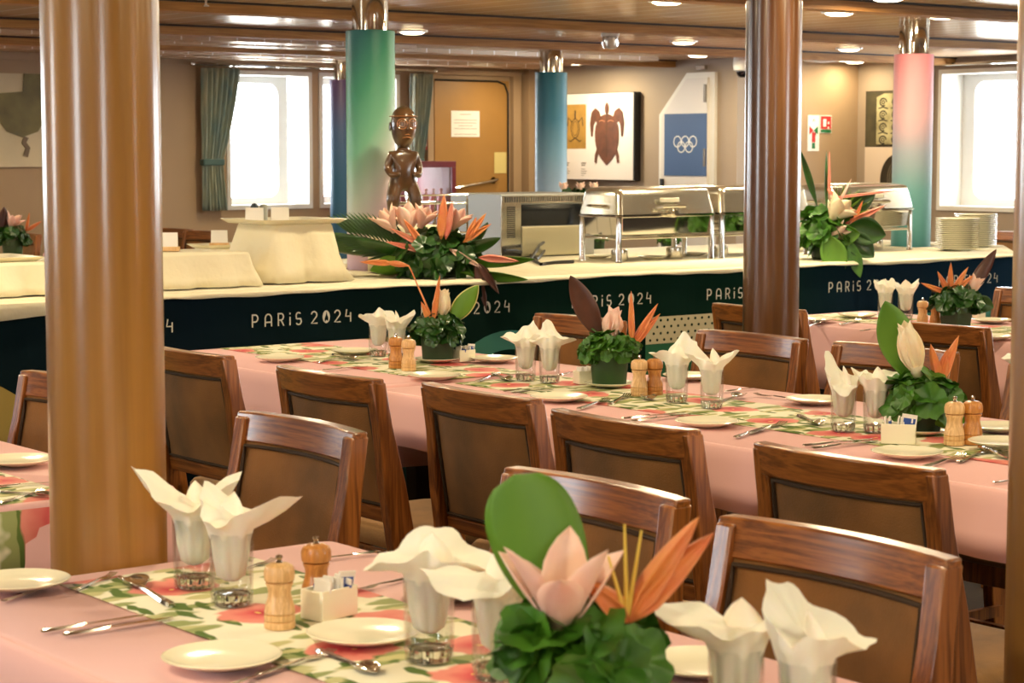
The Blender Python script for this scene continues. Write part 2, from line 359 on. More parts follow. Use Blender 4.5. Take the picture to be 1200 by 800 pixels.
# white ship door with a clipped corner
d2 = tag(empty('door_2', (XT, 12.46, 0)), kind='structure')
def xz(pts, x0, x1):
    m = MB(); n = len(pts); m.add([(x0, y, z) for y, z in pts] + [(x1, y, z) for y, z in pts], [tuple(range(n)), tuple(range(2 * n - 1, n - 1, -1))] + [(i, i + n, (i + 1) % n + n, (i + 1) % n) for i in range(n)]); return m
fr = [(0, 0), (0, 1.74), (-.32, 2.065), (-.64, 2.065), (-.64, 0)]
xz(fr, -.03, 0).build('door_frame', M_frame, d2, smooth=False)
lf = [(-.05, .08), (-.05, 1.72), (-.34, 2.02), (-.58, 2.02), (-.58, .08)]
xz(lf, -.05, -.03).build('door_leaf', mat('door_white', (216, 210, 204), .4), d2, smooth=False)
for z in (1.83, 1.33): MB().box(-.06, -.045, -.57, -.545, z, z + .14).build('hinge', mat('hinge_bronze', (110, 100, 88), .4, .6), d2, smooth=False)
MB().box(-.07, -.05, -.085, -.055, 1.13, 1.23).build('latch_handle', M_black, d2, smooth=False)

# ------------------------------------------------------------------ downlights
M_lampglow = emit('lamp_diffuser', (255, 236, 196), 9.0)
def downlight(x, y, i, k=1.0):
    z = H - .002
    for by in (-1.2, .8, 2.9, 4.9, 6.85, 8.85, 10.6, 12.3):
        if by - .1 < y < by + .24: y = by + .3
    e = empty('ceiling_downlight', (x, y, z))
    MB().lathe([(.075, -.012), (.092, -.012), (.095, 0), (.075, 0)], 24, cap0=False, cap1=False).build('trim_ring', M_white, e)
    MB().lathe([(.074, -.004), (.07, -.016), (.05, -.024), (0, -.027)], 24, cap0=False).build('diffuser', M_lampglow, e)
    ld = bpy.data.lights.new('lamp', 'AREA'); ld.shape = 'DISK'; ld.size = .15; ld.energy = LAMP_W * k; ld.color = LAMP_COL
    l = bpy.data.objects.new('lamp', ld); COL.objects.link(l); l.parent = e; l.location = (0, 0, -.03)
    return e
DL = [(6.74, 7.4, 'recessed downlight above the buffet, over the three chafing dishes'), (7.98, 7.45, 'recessed downlight above the buffet beside the brown pillar top'),
      (8.61, 7.3, 'recessed downlight next to the chrome neck of the pink column'), (7.24, 10.2, 'recessed downlight just past the green column'),
      (9.32, 10.07, 'recessed downlight beyond the glass detector dome'), (10.83, 12.96, 'recessed downlight beside the teal column neck'),
      (10.66, 11.36, 'recessed downlight above the turtle poster end nearest the white door'), (10.79, 13.7, 'recessed downlight in front of the brown exit door'),
      (10.86, 10.04, 'recessed downlight above the fire signs, closest of three'), (12.04, 11.2, 'recessed downlight above the fire signs, middle of three'),
      (12.4, 11.4, 'recessed downlight tight against the fire sign wall')]
for i, (x, y, l) in enumerate(DL): tag(downlight(x, y, i, {2: .4, 7: .4, 8: .5, 9: .4, 10: .25}.get(i, 1)), l, 'ceiling light', 'recessed downlights')
for i in range(5):
    for j in range(5):
        x, y = -1.8 + 2.3 * i, -1.6 + 2.05 * j
        if y > 6.6 and x > 5.5: continue
        tag(downlight(x, y, 0), 'recessed round downlight in the ceiling over the dining tables, before the buffet', 'ceiling light', 'recessed downlights over the tables')
for x, y in ((2.2, 9.2), (4.6, 9.2), (3.2, 11.6), (5.6, 12.9), (8.2, 12.8), (11.6, 8.8), (10.6, 6.2), (11.2, 3.2)):
    tag(downlight(x, y, 0), 'recessed round downlight over the far side tables', 'ceiling light', 'recessed downlights beyond the buffet')
o = MB().lathe([(.17, 0), (.17, -.03), (.13, -.05), (.02, -.06)], 28).build('ceiling_lamp', mat('opal_lamp', (236, 236, 232), .3), loc=(11.5, 10.9, H - .001))
tag(o, 'white round opal ceiling lamp near the fire signs', 'ceiling lamp')
s = empty('smoke_detector', (8.35, 9.68, H)); tag(s, 'clear ribbed detector dome hanging from the plank ceiling', 'detector')
MB().lathe([(.055, 0), (.055, -.02), (.05, -.025)], 20).build('base', M_white, s); MB().lathe([(.05, -.025), (.052, -.07), (.04, -.095), (.01, -.1)], 20).build('dome', mat('clear_plastic', (225, 215, 205), .1, trans=.6), s)
s = empty('security_camera', (11.2, 11.44, 2.11)); tag(s, 'white dome security camera high up beside the white door and brown pillar', 'security camera')
MB().lathe([(.07, .06), (.075, -.01), (.07, -.045), (.05, -.055)], 24).build('housing', M_white, s); MB().lathe([(.05, -.055), (.046, -.08), (.026, -.1), (.005, -.104)], 24).build('lens_dome', mat('smoked_lens', (20, 20, 24), .08), s)
for x, y, l in ((11.15, 12.6, 'tiny chrome sprinkler head in the ceiling by the turtle poster'), (4.95, 8.65, 'tiny chrome sprinkler head beside the ceiling beam'), (8.9, 13.6, 'tiny chrome sprinkler head above the paired windows')):
    tag(MB().lathe([(.02, 0), (.02, -.006), (.006, -.012), (.006, -.035), (.016, -.038), (.016, -.042)], 12).build('sprinkler', M_chrome, loc=(x, y, H)), l, 'sprinkler')

# ------------------------------------------------------------------ pillars
def pillar(x, y, r, zc, m, neck, label, seam=False):
    e = empty('pillar', (x, y, 0)); tag(e, label, 'pillar', kind='thing')
    MB().lathe([(r, 0), (r, zc - .004), (r - .004, zc)], 48).build('cover', m, e)
    if neck:
        MB().lathe([(r * .74, zc), (r * .74, H)], 40, cap0=False, cap1=False).build('chrome_neck', M_chrome, e)
        MB().lathe([(r * .78, H - .03), (r * .78, H)], 40, cap0=False, cap1=False).build('collar', M_chrome, e)
    if seam: MB().box(-.003, .003, -.002, .002, .02, zc - .01).build('seam', M_dark, e, loc=(-r * .75, -r * .66, 0), rot=(0, 0, R(-40)))
    return e
pillar(1.645, 3.235, .1, H, M_pillar, False, 'honey-coloured wooden pillar behind the pink table, largest of the wooden pillars in view')
pillar(5.15, 5.11, .097, 1.965, M_pillar2, True, 'brown varnished wooden pillar with a chrome neck, in front of the buffet')
pillar(2.764, 2.051, .105, H, M_pillar, False, 'wooden pillar cut off by the edge of the picture, beside a brown chair')
pillar(5.27, 7.75, .11, 1.985, gradient('green_pink_print_shade', [(0, (190, 150, 184)), (.22, (218, 184, 198)), (.42, (186, 200, 186)), (.6, (116, 182, 146)), (.8, (64, 150, 116)), (1, (24, 104, 104))], .9, 2.15, tilt=-2.0), True, 'column wrapped in green to pink gradient beside the carved statue', False)  # printed gradient; its sideways tilt also paints in the column's darker shaded side
pillar(9.1, 11.17, .11, 1.99, gradient('teal_print_wrap', [(0, (150, 178, 205)), (.3, (112, 158, 184)), (.6, (54, 122, 150)), (1, (22, 110, 132))], 1.2, 1.99), True, 'column wrapped in teal blue gradient beside the turtle poster', False)
pillar(8.93, 7.77, .11, 1.985, gradient('pink_teal_wrap', [(0, (62, 128, 128)), (.3, (98, 150, 150)), (.5, (150, 156, 166)), (.68, (206, 160, 164)), (1, (224, 134, 142))], .9, 1.99), True, 'column wrapped in pink to teal gradient behind the plate stacks', False)
pillar(8.95, 13.55, .1, 2.0, gradient('purple_wrap', [(0, (40, 88, 120)), (.5, (60, 84, 122)), (1, (92, 62, 104))], 1.2, 2.0), True, 'column wrapped in purple to blue gradient in front of the far windows', False)

# ------------------------------------------------------------------ curtains
def curtain(name, loc, rz, width, z0, z1, tie, label):
    e = empty(name, loc, rz); tag(e, label, 'curtain', 'patterned green curtains')
    rings = []
    for k in range(26):
        t = k / 25; z = z1 + (z0 - z1) * t
        if t < tie: wd = width * (1 - .5 * (t / tie) ** 1.4)
        else: wd = width * (.5 + .12 * (t - tie) / (1 - tie))
        rings.append([(wd * j / 60 , .028 * math.sin(j * math.pi / 4.2 + .3 * math.sin(k * .3)) * (1 if k else .8), z) for j in range(61)])
    MB().loft(rings, cap0=False, cap1=False, closed=False).build('drape', MATS.get('curtain') or mat('curtain', (112, 142, 146), .85, rgb2=(186, 186, 158), vscale=5, vstretch=(2, 2, .7)), e, solid=.003)
    zt = z1 + (z0 - z1) * tie
    MB().box(-.01, width * .52, -.036, .036, zt - .025, zt + .025).build('tieback', mat('tie_green', (74, 100, 96), .8), e, bevel=.01)
    return e
curtain('curtain', (8.03, Y1 - .09, 0), 0, .34, .99, 2.09, .66, 'green patterned curtain tied back at the far window, in front of the bare wall')
curtain('curtain', (10.0, Y1 - .09, 0), 0, .22, .99, 2.09, .66, 'green patterned curtain between the green column and the brown exit door')
curtain('curtain', (X1 - .09, 10.86, 0), R(90), .2, .99, 2.09, .66, 'pale green curtain hanging between the pink column and the large window')
def rod(a, b, label):
    e = empty('curtain_rod', (0, 0, 0)); tag(e, label, 'curtain rod')
    MB().tube([a, b], .011, 8).build('rod', M_chrome, e)
    for p in (a, b): MB().lathe([(.002, -.02), (.018, -.01), (.02, 0), (.018, .01), (.002, .02)], 12).build('finial', M_chrome, e, loc=p)
rod((7.95, Y1 - .09, 2.115), (10.25, Y1 - .09, 2.115), 'thin metal curtain rod above the paired far windows')
rod((X1 - .09, 11.1, 2.115), (X1 - .09, 9.2, 2.115), 'thin metal curtain rod above the large window beyond the plate stacks')

# ------------------------------------------------------------------ things on the walls
def stroke(mb, pts, wd, y=0, mi=0, T=None, thick=.001):
    """flat polyline in the XZ plane with mitred joints"""
    P = [Vector((p[0], 0, p[1])) for p in pts]; L_, Rr = [], []
    closed = (P[0] - P[-1]).length < 1e-6
    n = len(P) - (1 if closed else 0)
    for i in range(n):
        a = P[(i - 1) % n] if closed or i > 0 else P[i]; b = P[(i + 1) % n] if closed or i < n - 1 else P[i]
        d = (b - a).normalized(); nn = Vector((-d.z, 0, d.x)); L_.append(P[i] + nn * wd / 2); Rr.append(P[i] - nn * wd / 2)
    rings = [[(l.x, y - thick, l.z), (r.x, y - thick, r.z), (r.x, y, r.z), (l.x, y, l.z)] for l, r in zip(L_, Rr)]
    if closed: rings.append(rings[0])
    mb.loft(rings, mi, not closed, not closed, True, T)
def arc(cx, cz, rx, rz, a0, a1, n=14): return [(cx + rx * math.cos(R(a0 + (a1 - a0) * k / n)), cz + rz * math.sin(R(a0 + (a1 - a0) * k / n))) for k in range(n + 1)]
def flat(mb, pts, y, mi, T=None, th=.001):
    n = len(pts); mb.add([(x, y, z) for x, z in pts] + [(x, y - th, z) for x, z in pts], [tuple(range(n)), tuple(range(2 * n - 1, n - 1, -1))] + [(i, i + n, (i + 1) % n + n, (i + 1) % n) for i in range(n)], mi, T)
RX = Matrix.Rotation(R(-90), 4, 'Z')     # local +X along world -Y, faces -X
# turtle poster: local x 0..0.935 from Y=13.65 towards the camera
tp = empty('turtle_poster', (XT - .0, 13.65, 0), R(-90)); tag(tp, 'white framed poster of a brown turtle shell carving with a small yellow turtle print', 'poster')
Wd = .935
MB().box(0, Wd, -.07, 0, 1.21, 1.93).build('frame', M_black, tp, smooth=False)
m = MB(); m.box(0, Wd - .012, -.073, -.07, 1.214, 1.926, 0)
m.box(.05, .33, -.0745, -.073, 1.47, 1.84, 1)
cx, cz = .6, 1.6
flat(m, arc(cx, cz, .15, .155, 0, 180, 16) + [(cx - .147, cz - .07), (cx - .118, cz - .16), (cx - .06, cz - .22), (cx, cz - .265), (cx + .06, cz - .22), (cx + .118, cz - .16), (cx + .147, cz - .07)], -.0735, 2, th=.006)
flat(m, arc(cx, cz + .2, .026, .05, 0, 360, 12)[:-1], -.0735, 2, th=.006)
for sg in (-1, 1):
    fl = [(.07, .12), (.1, .18), (.15, .205), (.195, .17), (.215, .08), (.2, -.03), (.182, -.03), (.17, .06), (.145, .1), (.12, .08)]
    pp = [(cx + sg * a, cz + b) for a, b in fl]; flat(m, pp if sg > 0 else pp[::-1], -.0735, 2, th=.005)
    fl = [(.09, -.14), (.12, -.2), (.13, -.25), (.155, -.24), (.15, -.18), (.12, -.12)]
    pp = [(cx + sg * a, cz + b) for a, b in fl]; flat(m, pp if sg > 0 else pp[::-1], -.0735, 2, th=.005)
stroke(m, [(cx, cz + .17), (cx, cz - .2)], .004, -.0795, 3)
for ox in (-.06, .05): stroke(m, arc(cx + ox, cz + .09, .035, .012, 0, 180, 6), .005, -.0795, 4)
# small print
tx, tz = .19, 1.64
stroke(m, arc(tx, tz, .055, .08, 0, 360, 16), .008, -.0745, 3); stroke(m, arc(tx, tz, .035, .06, 0, 360, 16), .005, -.0745, 3)
stroke(m, [(tx, tz + .08), (tx, tz + .15)], .018, -.0745, 3)
for sg in (-1, 1): stroke(m, [(tx + sg * .04, tz + .05), (tx + sg * .09, tz + .09), (tx + sg * .1, tz + .02)], .012, -.0745, 3); stroke(m, [(tx, tz - .08), (tx + sg * .06, tz - .11), (tx + sg * .08, tz - .1)], .01, -.0745, 3)
for bx in (.05, .27):
    for k in range(7): stroke(m, [(bx, 1.35 - k * .017), (bx + (.06, .05, .0, .05, .07, .06, .03)[k] + .001, 1.35 - k * .017)], .008 if k < 2 else .004, -.073, 3)
m.build('print', [mat('poster_white', (226, 218, 214), .5), mat('print_ochre', (184, 140, 62), .6, var=.2), mat('shell_brown', (104, 60, 36), .5, var=.3, vscale=12), mat('print_dark', (70, 52, 30), .6), mat('shell_light', (190, 130, 96), .5)], tp, smooth=False)
# olympic rings poster on the white door
pp = empty('rings_poster', (XT - .052, 12.37, 0), R(-90)); tag(pp, 'blue poster with five interlocked white rings on the white door', 'poster')
MB().box(0, .49, -.003, 0, 1.255, 1.745).build('sheet', mat('ring_blue', (52, 84, 132), .5), pp, smooth=False)
m = MB()
for i, (a, b) in enumerate(((.155, 1.525), (.245, 1.525), (.335, 1.525), (.2, 1.483), (.29, 1.483))): stroke(m, arc(a, b, .042, .042, 0, 360, 28), .008, -.003, 0)
m.build('rings', M_white, pp, smooth=False)
# framed pictures
def framed(name, loc, rz, w_, z0, z1, drawf, label, cat='picture', frame=M_black):
    e = empty(name, loc, rz); tag(e, label, cat)
    MB().box(0, w_, -.02, 0, z0, z1).build('board', frame, e, smooth=False)
    m = MB(); mats = drawf(m, w_, z0, z1); m.build('print', mats, e, smooth=False); return e
def totem(m, w_, z0, z1):
    m.box(.004, w_ - .004, -.022, -.02, z0 + .004, z1 - .004, 0)
    rnd = random.Random(3)
    flat(m, [(.12, z0 + .02), (.12, z1 - .05), (.2, z1 - .02), (w_ - .05, z1 - .03), (w_ - .05, z0 + .02)], -.022, 1)
    for a in range(3):
        for b in range(4):
            ux, uz = .19 + a * .13, z1 - .09 - b * .1
            stroke(m, arc(ux, uz, .035, .03, 0, 300, 12), .012, -.023, 2); stroke(m, arc(ux, uz, .015, .013, 0, 360, 10), .008, -.023, 2)
            stroke(m, [(ux - .05, uz - .05), (ux, uz - .04), (ux + .05, uz - .052)], .01, -.023, 2)
    return [mat('photo_olive', (84, 78, 56), .4, rgb2=(40, 40, 32), vscale=6), mat('photo_pale', (190, 182, 140), .5, rgb2=(128, 120, 84), vscale=9), mat('photo_dark', (34, 32, 24), .5)]
framed('totem_picture', (X1 - .001, 11.495, 0), R(-90), .6, 1.485, 1.93, totem, 'dark photograph of carved figures hung beside the pink column, upper of two')
def mask(m, w_, z0, z1):
    m.box(.0, w_, -.022, -.02, z0, z1, 0)
    flat(m, arc(.34, (z0 + z1) / 2 - .04, .17, .21, 0, 360, 30)[:-1], -.022, 1, th=.004)
    for k in range(5): stroke(m, arc(.36, z0 + .2, .03 + .02 * k, .05 + .025 * k, 20, 340, 18), .006, -.027, 2)
    return [mat('poster_cream', (214, 196, 176), .5), mat('mask_dark', (52, 46, 36), .4, var=.4, vscale=14), mat('mask_line', (120, 112, 92), .5)]
framed('mask_picture', (X1 - .001, 11.495, 0), R(-90), .6, 1.03, 1.482, mask, 'pale poster with a dark round mask behind the pink column, lower of two')
def club(m, w_, z0, z1):
    m.box(0, w_, -.022, -.02, z0, z1, 0); c = w_ - .12
    flat(m, [(c - .32, z1 - .15), (c - .3, z1 - .3), (c - .2, z1 - .42), (c - .08, z1 - .46), (c + .04, z1 - .42), (c + .12, z1 - .3), (c + .12, z1), (c - .06, z1), (c - .07, z1 - .13)][::-1], -.022, 1, th=.012)
    stroke(m, [(c - .05, z1 - .46), (c - .07, z1 - .5), (c - .04, z1 - .54), (c - .06, z1 - .6)], .035, -.022, 2, thick=.01)
    return [mat('poster_pale', (216, 200, 166), .5, var=.12, vscale=2), mat('club_green', (122, 112, 64), .45, var=.3, vscale=5), mat('club_stem', (110, 92, 72), .5)]
framed('carving_picture', (5.6, Y1 - .001, 0), 0, 1.17, 1.335, 2.012, club, 'pale poster of a dark green carved club shape on the far wall')
# notices and safety signs
def notice(m, w_, z0, z1):
    m.box(0, w_, -.004, -.003, z0, z1, 0)
    for k, L0 in enumerate((.4, 0, .8, .8, .5, .8, 0, .8)):
        if L0: stroke(m, [(w_ / 2 - w_ * L0 / 2, z1 - .03 - k * .024), (w_ / 2 + w_ * L0 / 2, z1 - .03 - k * .024)], .004, -.004, 1)
    return [M_wallp, mat('grey_ink', (140, 132, 126), .7)]
e = empty('notice_sheet', (10.46, Y1 - .02, 0)); tag(e, 'white printed notice sheet taped high on the brown exit door', 'notice')
m = MB(); mt = notice(m, .3, 1.57, 1.79); m.build('sheet', mt, e, smooth=False)
e = empty('notice_sheet', (10.92, Y1 - .02, 0)); tag(e, 'small yellowish notice on the brown exit door beside its push bar', 'notice')
MB().box(0, .13, -.004, -.003, 1.26, 1.44).build('sheet', mat('yellow_notice', (214, 196, 128), .7), e, smooth=False)
def fire(name, loc, w_, z0, z1, label, deco):
    e = empty(name, loc); tag(e, label, 'sign')
    m = MB().box(0, w_, -.005, 0, z0, z1, 0); deco(m, w_, z0, z1)
    m.build('plate', [M_wallp, M_red, mat('sign_green', (20, 110, 60), .5), M_black], e, smooth=False)
def deco1(m, w_, z0, z1):
    c = w_ / 2; flat(m, [(c, z1 - .12), (c - .05, z1 - .085), (c - .05, z1 - .155)], -.005, 1); flat(m, [(c, z1 - .12), (c + .05, z1 - .155), (c + .05, z1 - .085)], -.005, 2)
    m.box(c - .02, c + .018, -.008, -.005, z0 + .07, z0 + .15, 1); m.box(c - .018, c + .016, -.008, -.005, z0 + .02, z0 + .066, 2); stroke(m, [(c - .01, z0 + .15), (c + .015, z0 + .165), (c + .03, z0 + .12)], .006, -.005, 3)
    stroke(m, [(c - .01, z1 - .05), (c, z1 - .03), (c + .01, z1 - .05)], .006, -.005, 3)
def deco2(m, w_, z0, z1):
    m.box(.006, w_ - .006, -.007, -.005, z0 + .03, z1 - .006, 1); m.box(.006, w_ - .006, -.007, -.005, z0 + .004, z0 + .026, 2)
    m.box(.03, .065, -.009, -.007, z1 - .09, z1 - .03, 0); m.box(.085, .1, -.009, -.007, z1 - .07, z1 - .05, 0); m.box(.085, .1, -.009, -.007, z1 - .11, z1 - .09, 0)
fire('fire_sign', (12.08, YS, 0), .13, 1.45, 1.735, 'tall white safety sign with red and green arrows and an extinguisher symbol', deco1)
fire('fire_sign', (12.22, YS, 0), .13, 1.595, 1.735, 'red square fire equipment sign beside the tall white one', deco2)
fire('fire_sign', (10.16 - .03, Y1, 0), .1, 1.62, 1.8, 'small red sign between the curtain and the brown exit door', deco2)
o = MB().box(0, .08, -.04, 0, 1.46, 1.56).box(.02, .06, -.045, -.04, 1.49, 1.53, 1).build('call_point', [mat('call_red', (150, 40, 44), .4), M_wallp], loc=(10.13, Y1, 0), smooth=False, bevel=.004)
tag(o, 'small red fire call point under the red sign beside the exit door', 'fire alarm')
o = MB().box(-.04, 0, 0, .1, 2.085, 2.12).build('door_closer', M_steel, loc=(XT, 11.93, 0), smooth=False, bevel=.005)
tag(o, 'small silver fitting on the wall above the white door', 'door fitting')

# ------------------------------------------------------------------ buffet counter
HC = .92; YF, YB = 6.85, 8.55
bc = empty('buffet_counter', (2.2, YF, 0)); tag(bc, 'long buffet counter with a dark green printed skirt reading PARIS 2024', 'buffet counter')
def segs(f):
    """the counter top as strips that leave holes for the two columns"""
    for a, b, hole in ((2.2, 5.13, 0), (5.13, 5.41, 1), (5.41, 8.7, 0), (8.7, 8.79, 0), (8.79, 9.07, 1), (9.07, 9.4, 0)):
        fa = YF if a <= 8.7 else YF + (a - 8.7) * .93; fb = YF if b <= 8.7 else YF + (b - 8.7) * .93
        if hole: f(a, b, fa, fb, 7.61); f(a, b, 7.91, 7.91, YB)
        else: f(a, b, fa, fb, YB)
top = MB()
def slab(a, b, fa, fb, yb):
    z0, z1 = HC - .04, HC - .006
    fa += .012; fb += .012
    top.add([(a, fa, z0), (b, fb, z0), (b, yb, z0), (a, yb, z0), (a, fa, z1), (b, fb, z1), (b, yb, z1), (a, yb, z1)], [(0, 3, 2, 1), (4, 5, 6, 7), (0, 1, 5, 4), (1, 2, 6, 5), (2, 3, 7, 6), (3, 0, 4, 7)])
segs(slab)
O = Vector((-2.2, -YF, 0))
top.v = [tuple(Vector(v) + O) for v in top.v]
top.box(.1, .18, .1, .18, 0, HC - .04).box(.1, .18, 1.5, 1.58, 0, HC - .04).box(3.4, 3.48, .1, .18, 0, HC - .04).box(3.4, 3.48, 1.5, 1.58, 0, HC - .04).box(6.3, 6.38, .1, .18, 0, HC - .04).box(6.9, 6.98, 1.5, 1.58, 0, HC - .04)
top.build('table_frame', M_dark, bc, smooth=False)
cl = MB()
def clothf(a, b, fa, fb, yb):
    z = HC; cl.add([(a, fa, z), (b, fb, z), (b, yb, z), (a, yb, z)], [(0, 1, 2, 3)])
segs(clothf)
# overhang at the front, a wavy hem
def front_pt(x):
    return (x, YF - .012, 0) if x <= 8.7 else (x, YF - .012 + (x - 8.7) * .93, 0)
def hem(x):
    h = .018 + .005 * math.sin(x * 5) + .002 * math.sin(x * 23 + 1)
    if x < 3.75: h += .045 * min(1, (3.75 - x) / .6)
    return h
xs = [2.2 + i * .04 for i in range(181)]
cl.loft([[(x, front_pt(x)[1] + .012, HC) for x in xs], [(x, front_pt(x)[1] - .002, HC - .008) for x in xs], [(x, front_pt(x)[1] - .006, HC - hem(x)) for x in xs]], cap0=False, cap1=False, closed=False)
cl.v = [tuple(Vector(v) + O) for v in cl.v]
cl.build('white_top_cloth', M_cream, bc, solid=.004)
sk = MB(); T0 = Matrix.Translation((-2.2, -YF, 0))
n = 120
sk.loft([[(2.2 + 6.5 * i / n, YF + .004 * math.sin(i * .9), HC - .01) for i in range(n + 1)], [(2.2 + 6.5 * i / n, YF + .0, .05) for i in range(n + 1)]], 0, False, False, False, T=T0)
sk.add([(8.7, YF, HC - .01), (9.4, YF + .65, HC - .01), (9.4, YF + .65, .05), (8.7, YF, .05)], [(0, 1, 2, 3)], 5, T=T0)
sk.add([(9.4, YF + .65, HC - .01), (9.4, YB, HC - .01), (9.4, YB, .05), (9.4, YF + .65, .05)], [(0, 1, 2, 3)], 5, T=T0)
sk.add([(2.2, YB, HC - .01), (9.4, YB, HC - .01), (9.4, YB, .05), (2.2, YB, .05)], [(0, 1, 2, 3)], 5, T=T0)
def sp(pts, mi, k=1): flat(sk, pts, YF - .001 - .0015 * k, mi, T=T0, th=.001)
sp(arc(2.75, .08, .66, .62, 0, 180, 30), 2)
sp([(4.05, .705), (4.9, .705), (4.7, .62), (4.3, .45), (4.05, .45)][::-1], 2)
sp(arc(4.27, .45, .2, .235, 0, 180, 24)[::-1], 3, 2)
sp([(4.75, .45), (4.75, .3), (5.7, .3), (5.7, .45)], 2)
sp(arc(5.35, .4, .34, .3, 0, 180, 24)[::-1], 4)
sp(arc(5.35, .36, .28, .26, 0, 180, 24)[::-1], 0, 2)
sp([(6.12, .1), (7.05, .1), (7.05, .6), (6.12, .6)], 3)
sp([(6.12, .595), (7.05, .595), (7.05, .715), (6.12, .715)], 1, 2)
for i in range(22):
    for j in range(4):
        x_, z_ = 6.145 + i * .042 + (.021 if j % 2 else 0), .612 + j * .029
        if x_ < 7.04: sp(arc(x_, z_, .0065, .0065, 0, 360, 8)[:-1], 0, 3)
sp([(7.12, .05), (8.69, .05), (8.69, .66), (7.12, .63)], 4)
sk.build('printed_skirt', [M_skirt, mat('dot_cream', (206, 196, 160), .8), M_olive, M_green, M_teal, M_pink], bc, smooth=False)
# PARiS 2024 lettering
def lettering(x0, z0, hgt):
    s_ = hgt; m = MB(); x = x0; wd = s_ * .105; T = T0; y = YF - .003
    def st(pts): stroke(m, [(x + a * s_, z0 + b * s_) for a, b in pts], wd, y, 0, T)
    st([(0.06, 0), (0.06, 1)] ); st([(0.06, .95)] + arc(.3, .68, .24, .27, 90, -90) + [(.1, .41)]); x += s_ * 1.2
    st([(0, 0), (0, .6)] + arc(.28, .6, .28, .35, 180, 0)[1:] + [(.56, 0)]); st([(0, .33), (.56, .33)]); x += s_ * 1.12
    st([(0.06, 0), (0.06, 1)]); st([(0.06, .95)] + arc(.3, .7, .22, .25, 90, -90) + [(.1, .45)]); st([(.3, .45), (.55, .0)]); x += s_ * 1.12
    st([(.0, 0), (0, .66)]); st([(0, .84), (0, .98)]); x += s_ * .5
    st(arc(.28, .72, .22, .23, 40, 180) + arc(.28, .5, .22, .03, 200, 330)[1:] + arc(.28, .26, .24, .24, 50, -150)[1:]); x += s_ * 1.45
    st(arc(.26, .7, .25, .26, 170, -30) + [(.0, .04), (.56, .04)]); x += s_ * 1.05
    flat(m, [(x + .34 * s_ + a * s_, z0 + .5 * s_ + b * s_) for a, b in arc(0, 0, .34, .5, 0, 360, 24)[:-1]], y, 0, T)
    flat(m, [(x + s_ * a, z0 + s_ * b) for a, b in ((.2, .1), (.17, .35), (.28, .6), (.36, .9), (.42, .62), (.52, .42), (.5, .15), (.4, .22), (.3, .25))][::-1], y - .001, 1, T)
    x += s_ * 1.12
    st(arc(.26, .7, .25, .26, 170, -30) + [(.0, .04), (.56, .04)]); x += s_ * 1.05
    st([(.1, 1), (0, .45), (.5, .45)]); st([(.46, .75), (.46, 0)])
    return m
for k in range(-1, 6):
    x0 = 4.10 + k * .797
    lettering(x0, .777, .05).build('lettering', [M_letter, M_skirt], bc, smooth=False)

# ------------------------------------------------------------------ dining tables
def cloth_table(x0, x1, y0, y1, hemz, label, seed, label2, legs=True, mats=None):
    cx, cy = (x0 + x1) / 2, (y0 + y1) / 2
    t = empty('dining_table', (cx, cy, 0)); tag(t, label, 'table')
    a, b = (x1 - x0) / 2, (y1 - y0) / 2
    MB().box(-a + .015, a - .015, -b + .015, b - .015, .71, .742).build('tabletop', M_dark, t, smooth=False)
    for sx in (-1, 1):
        for sy in (-1, 1): MB().box(sx * .1 - .03, sx * .1 + .03, sy * (b - .2) - .03, sy * (b - .2) + .03, 0, .71).build('leg', M_dark, t, smooth=False, bevel=.004)
    rnd = random.Random(seed)
    def ring(off, z, wave=0, r=.02):
        base = rrect(-a - off, a + off, -b - off, b + off, r, 6); out = []
        P = base + [base[0]]; dense = []
        for i in range(len(base)):
            p, q = Vector(P[i]), Vector(P[i + 1]); n = max(1, int((q - p).length / .05))
            for k in range(n): dense.append(p + (q - p) * k / n)
        for p in dense:
            t_ = p.x * 9 + p.y * 11 + seed; wv = wave * (math.sin(t_) + .6 * math.sin(t_ * 2.3 + 1))
            n_ = Vector((p.x / a, p.y / b)); n_ = Vector((n_.x if abs(n_.x) > .98 else 0, n_.y if abs(n_.y) > .98 else 0))
            zz = z + (.004 * math.sin(t_ * .5) if wave > .005 else 0)
            out.append((p.x + n_.x * wv, p.y + n_.y * wv, zz))
        return out
    r0 = ring(-.004, .75); n0 = len(r0)
    rs = [r0]
    for off, z, wv in ((.0, .748, 0), (.004, .742, 0), (.007, .71, .001), (.012, (.71 + hemz) / 2, .004), (.016, hemz, .008)):
        rr = ring(off, z, wv)
        if len(rr) != n0:      # same count for every ring
            rr = [rr[int(i * len(rr) / n0)] for i in range(n0)]
        rs.append(rr)
    c = MB().loft(rs, cap0=False, cap1=False); c.add(rs[0], [tuple(range(n0))])
    o = c.build('tablecloth', mats or M_pink, solid=.003, loc=(cx, cy, 0)); tag(o, label2, 'tablecloth', 'pink tablecloths'); return t
def runner(x0, x1, y0, y1, label, drop=None):
    m = MB(); n = 40
    rows = []
    for i in range(n + 1):
        y = y0 + (y1 - y0) * i / n
        rows.append([(x, y, .7535 + .0006 * math.sin(y * 20 + x * 30)) for x in (x0, (x0 + x1) / 2, x1)])
    if drop: rows = [[(x, y0 - .022, .7535 - drop) for x in (x0, (x0 + x1) / 2, x1)], [(x, y0 - .018, .735) for x in (x0, (x0 + x1) / 2, x1)], [(x, y0 - .004, .7525) for x in (x0, (x0 + x1) / 2, x1)]] + rows
    m.loft(rows, cap0=False, cap1=False, closed=False)
    o = m.build('table_runner', M_floral, solid=.0016); tag(o, label, 'table runner', 'floral table runners')
cloth_table(1.235, 2.02, .6, 3.11, .55, 'long dining table closest to the camera, laid around the large tulip pot', 1, 'pink tablecloth on the closest table, under the big tulip pot')
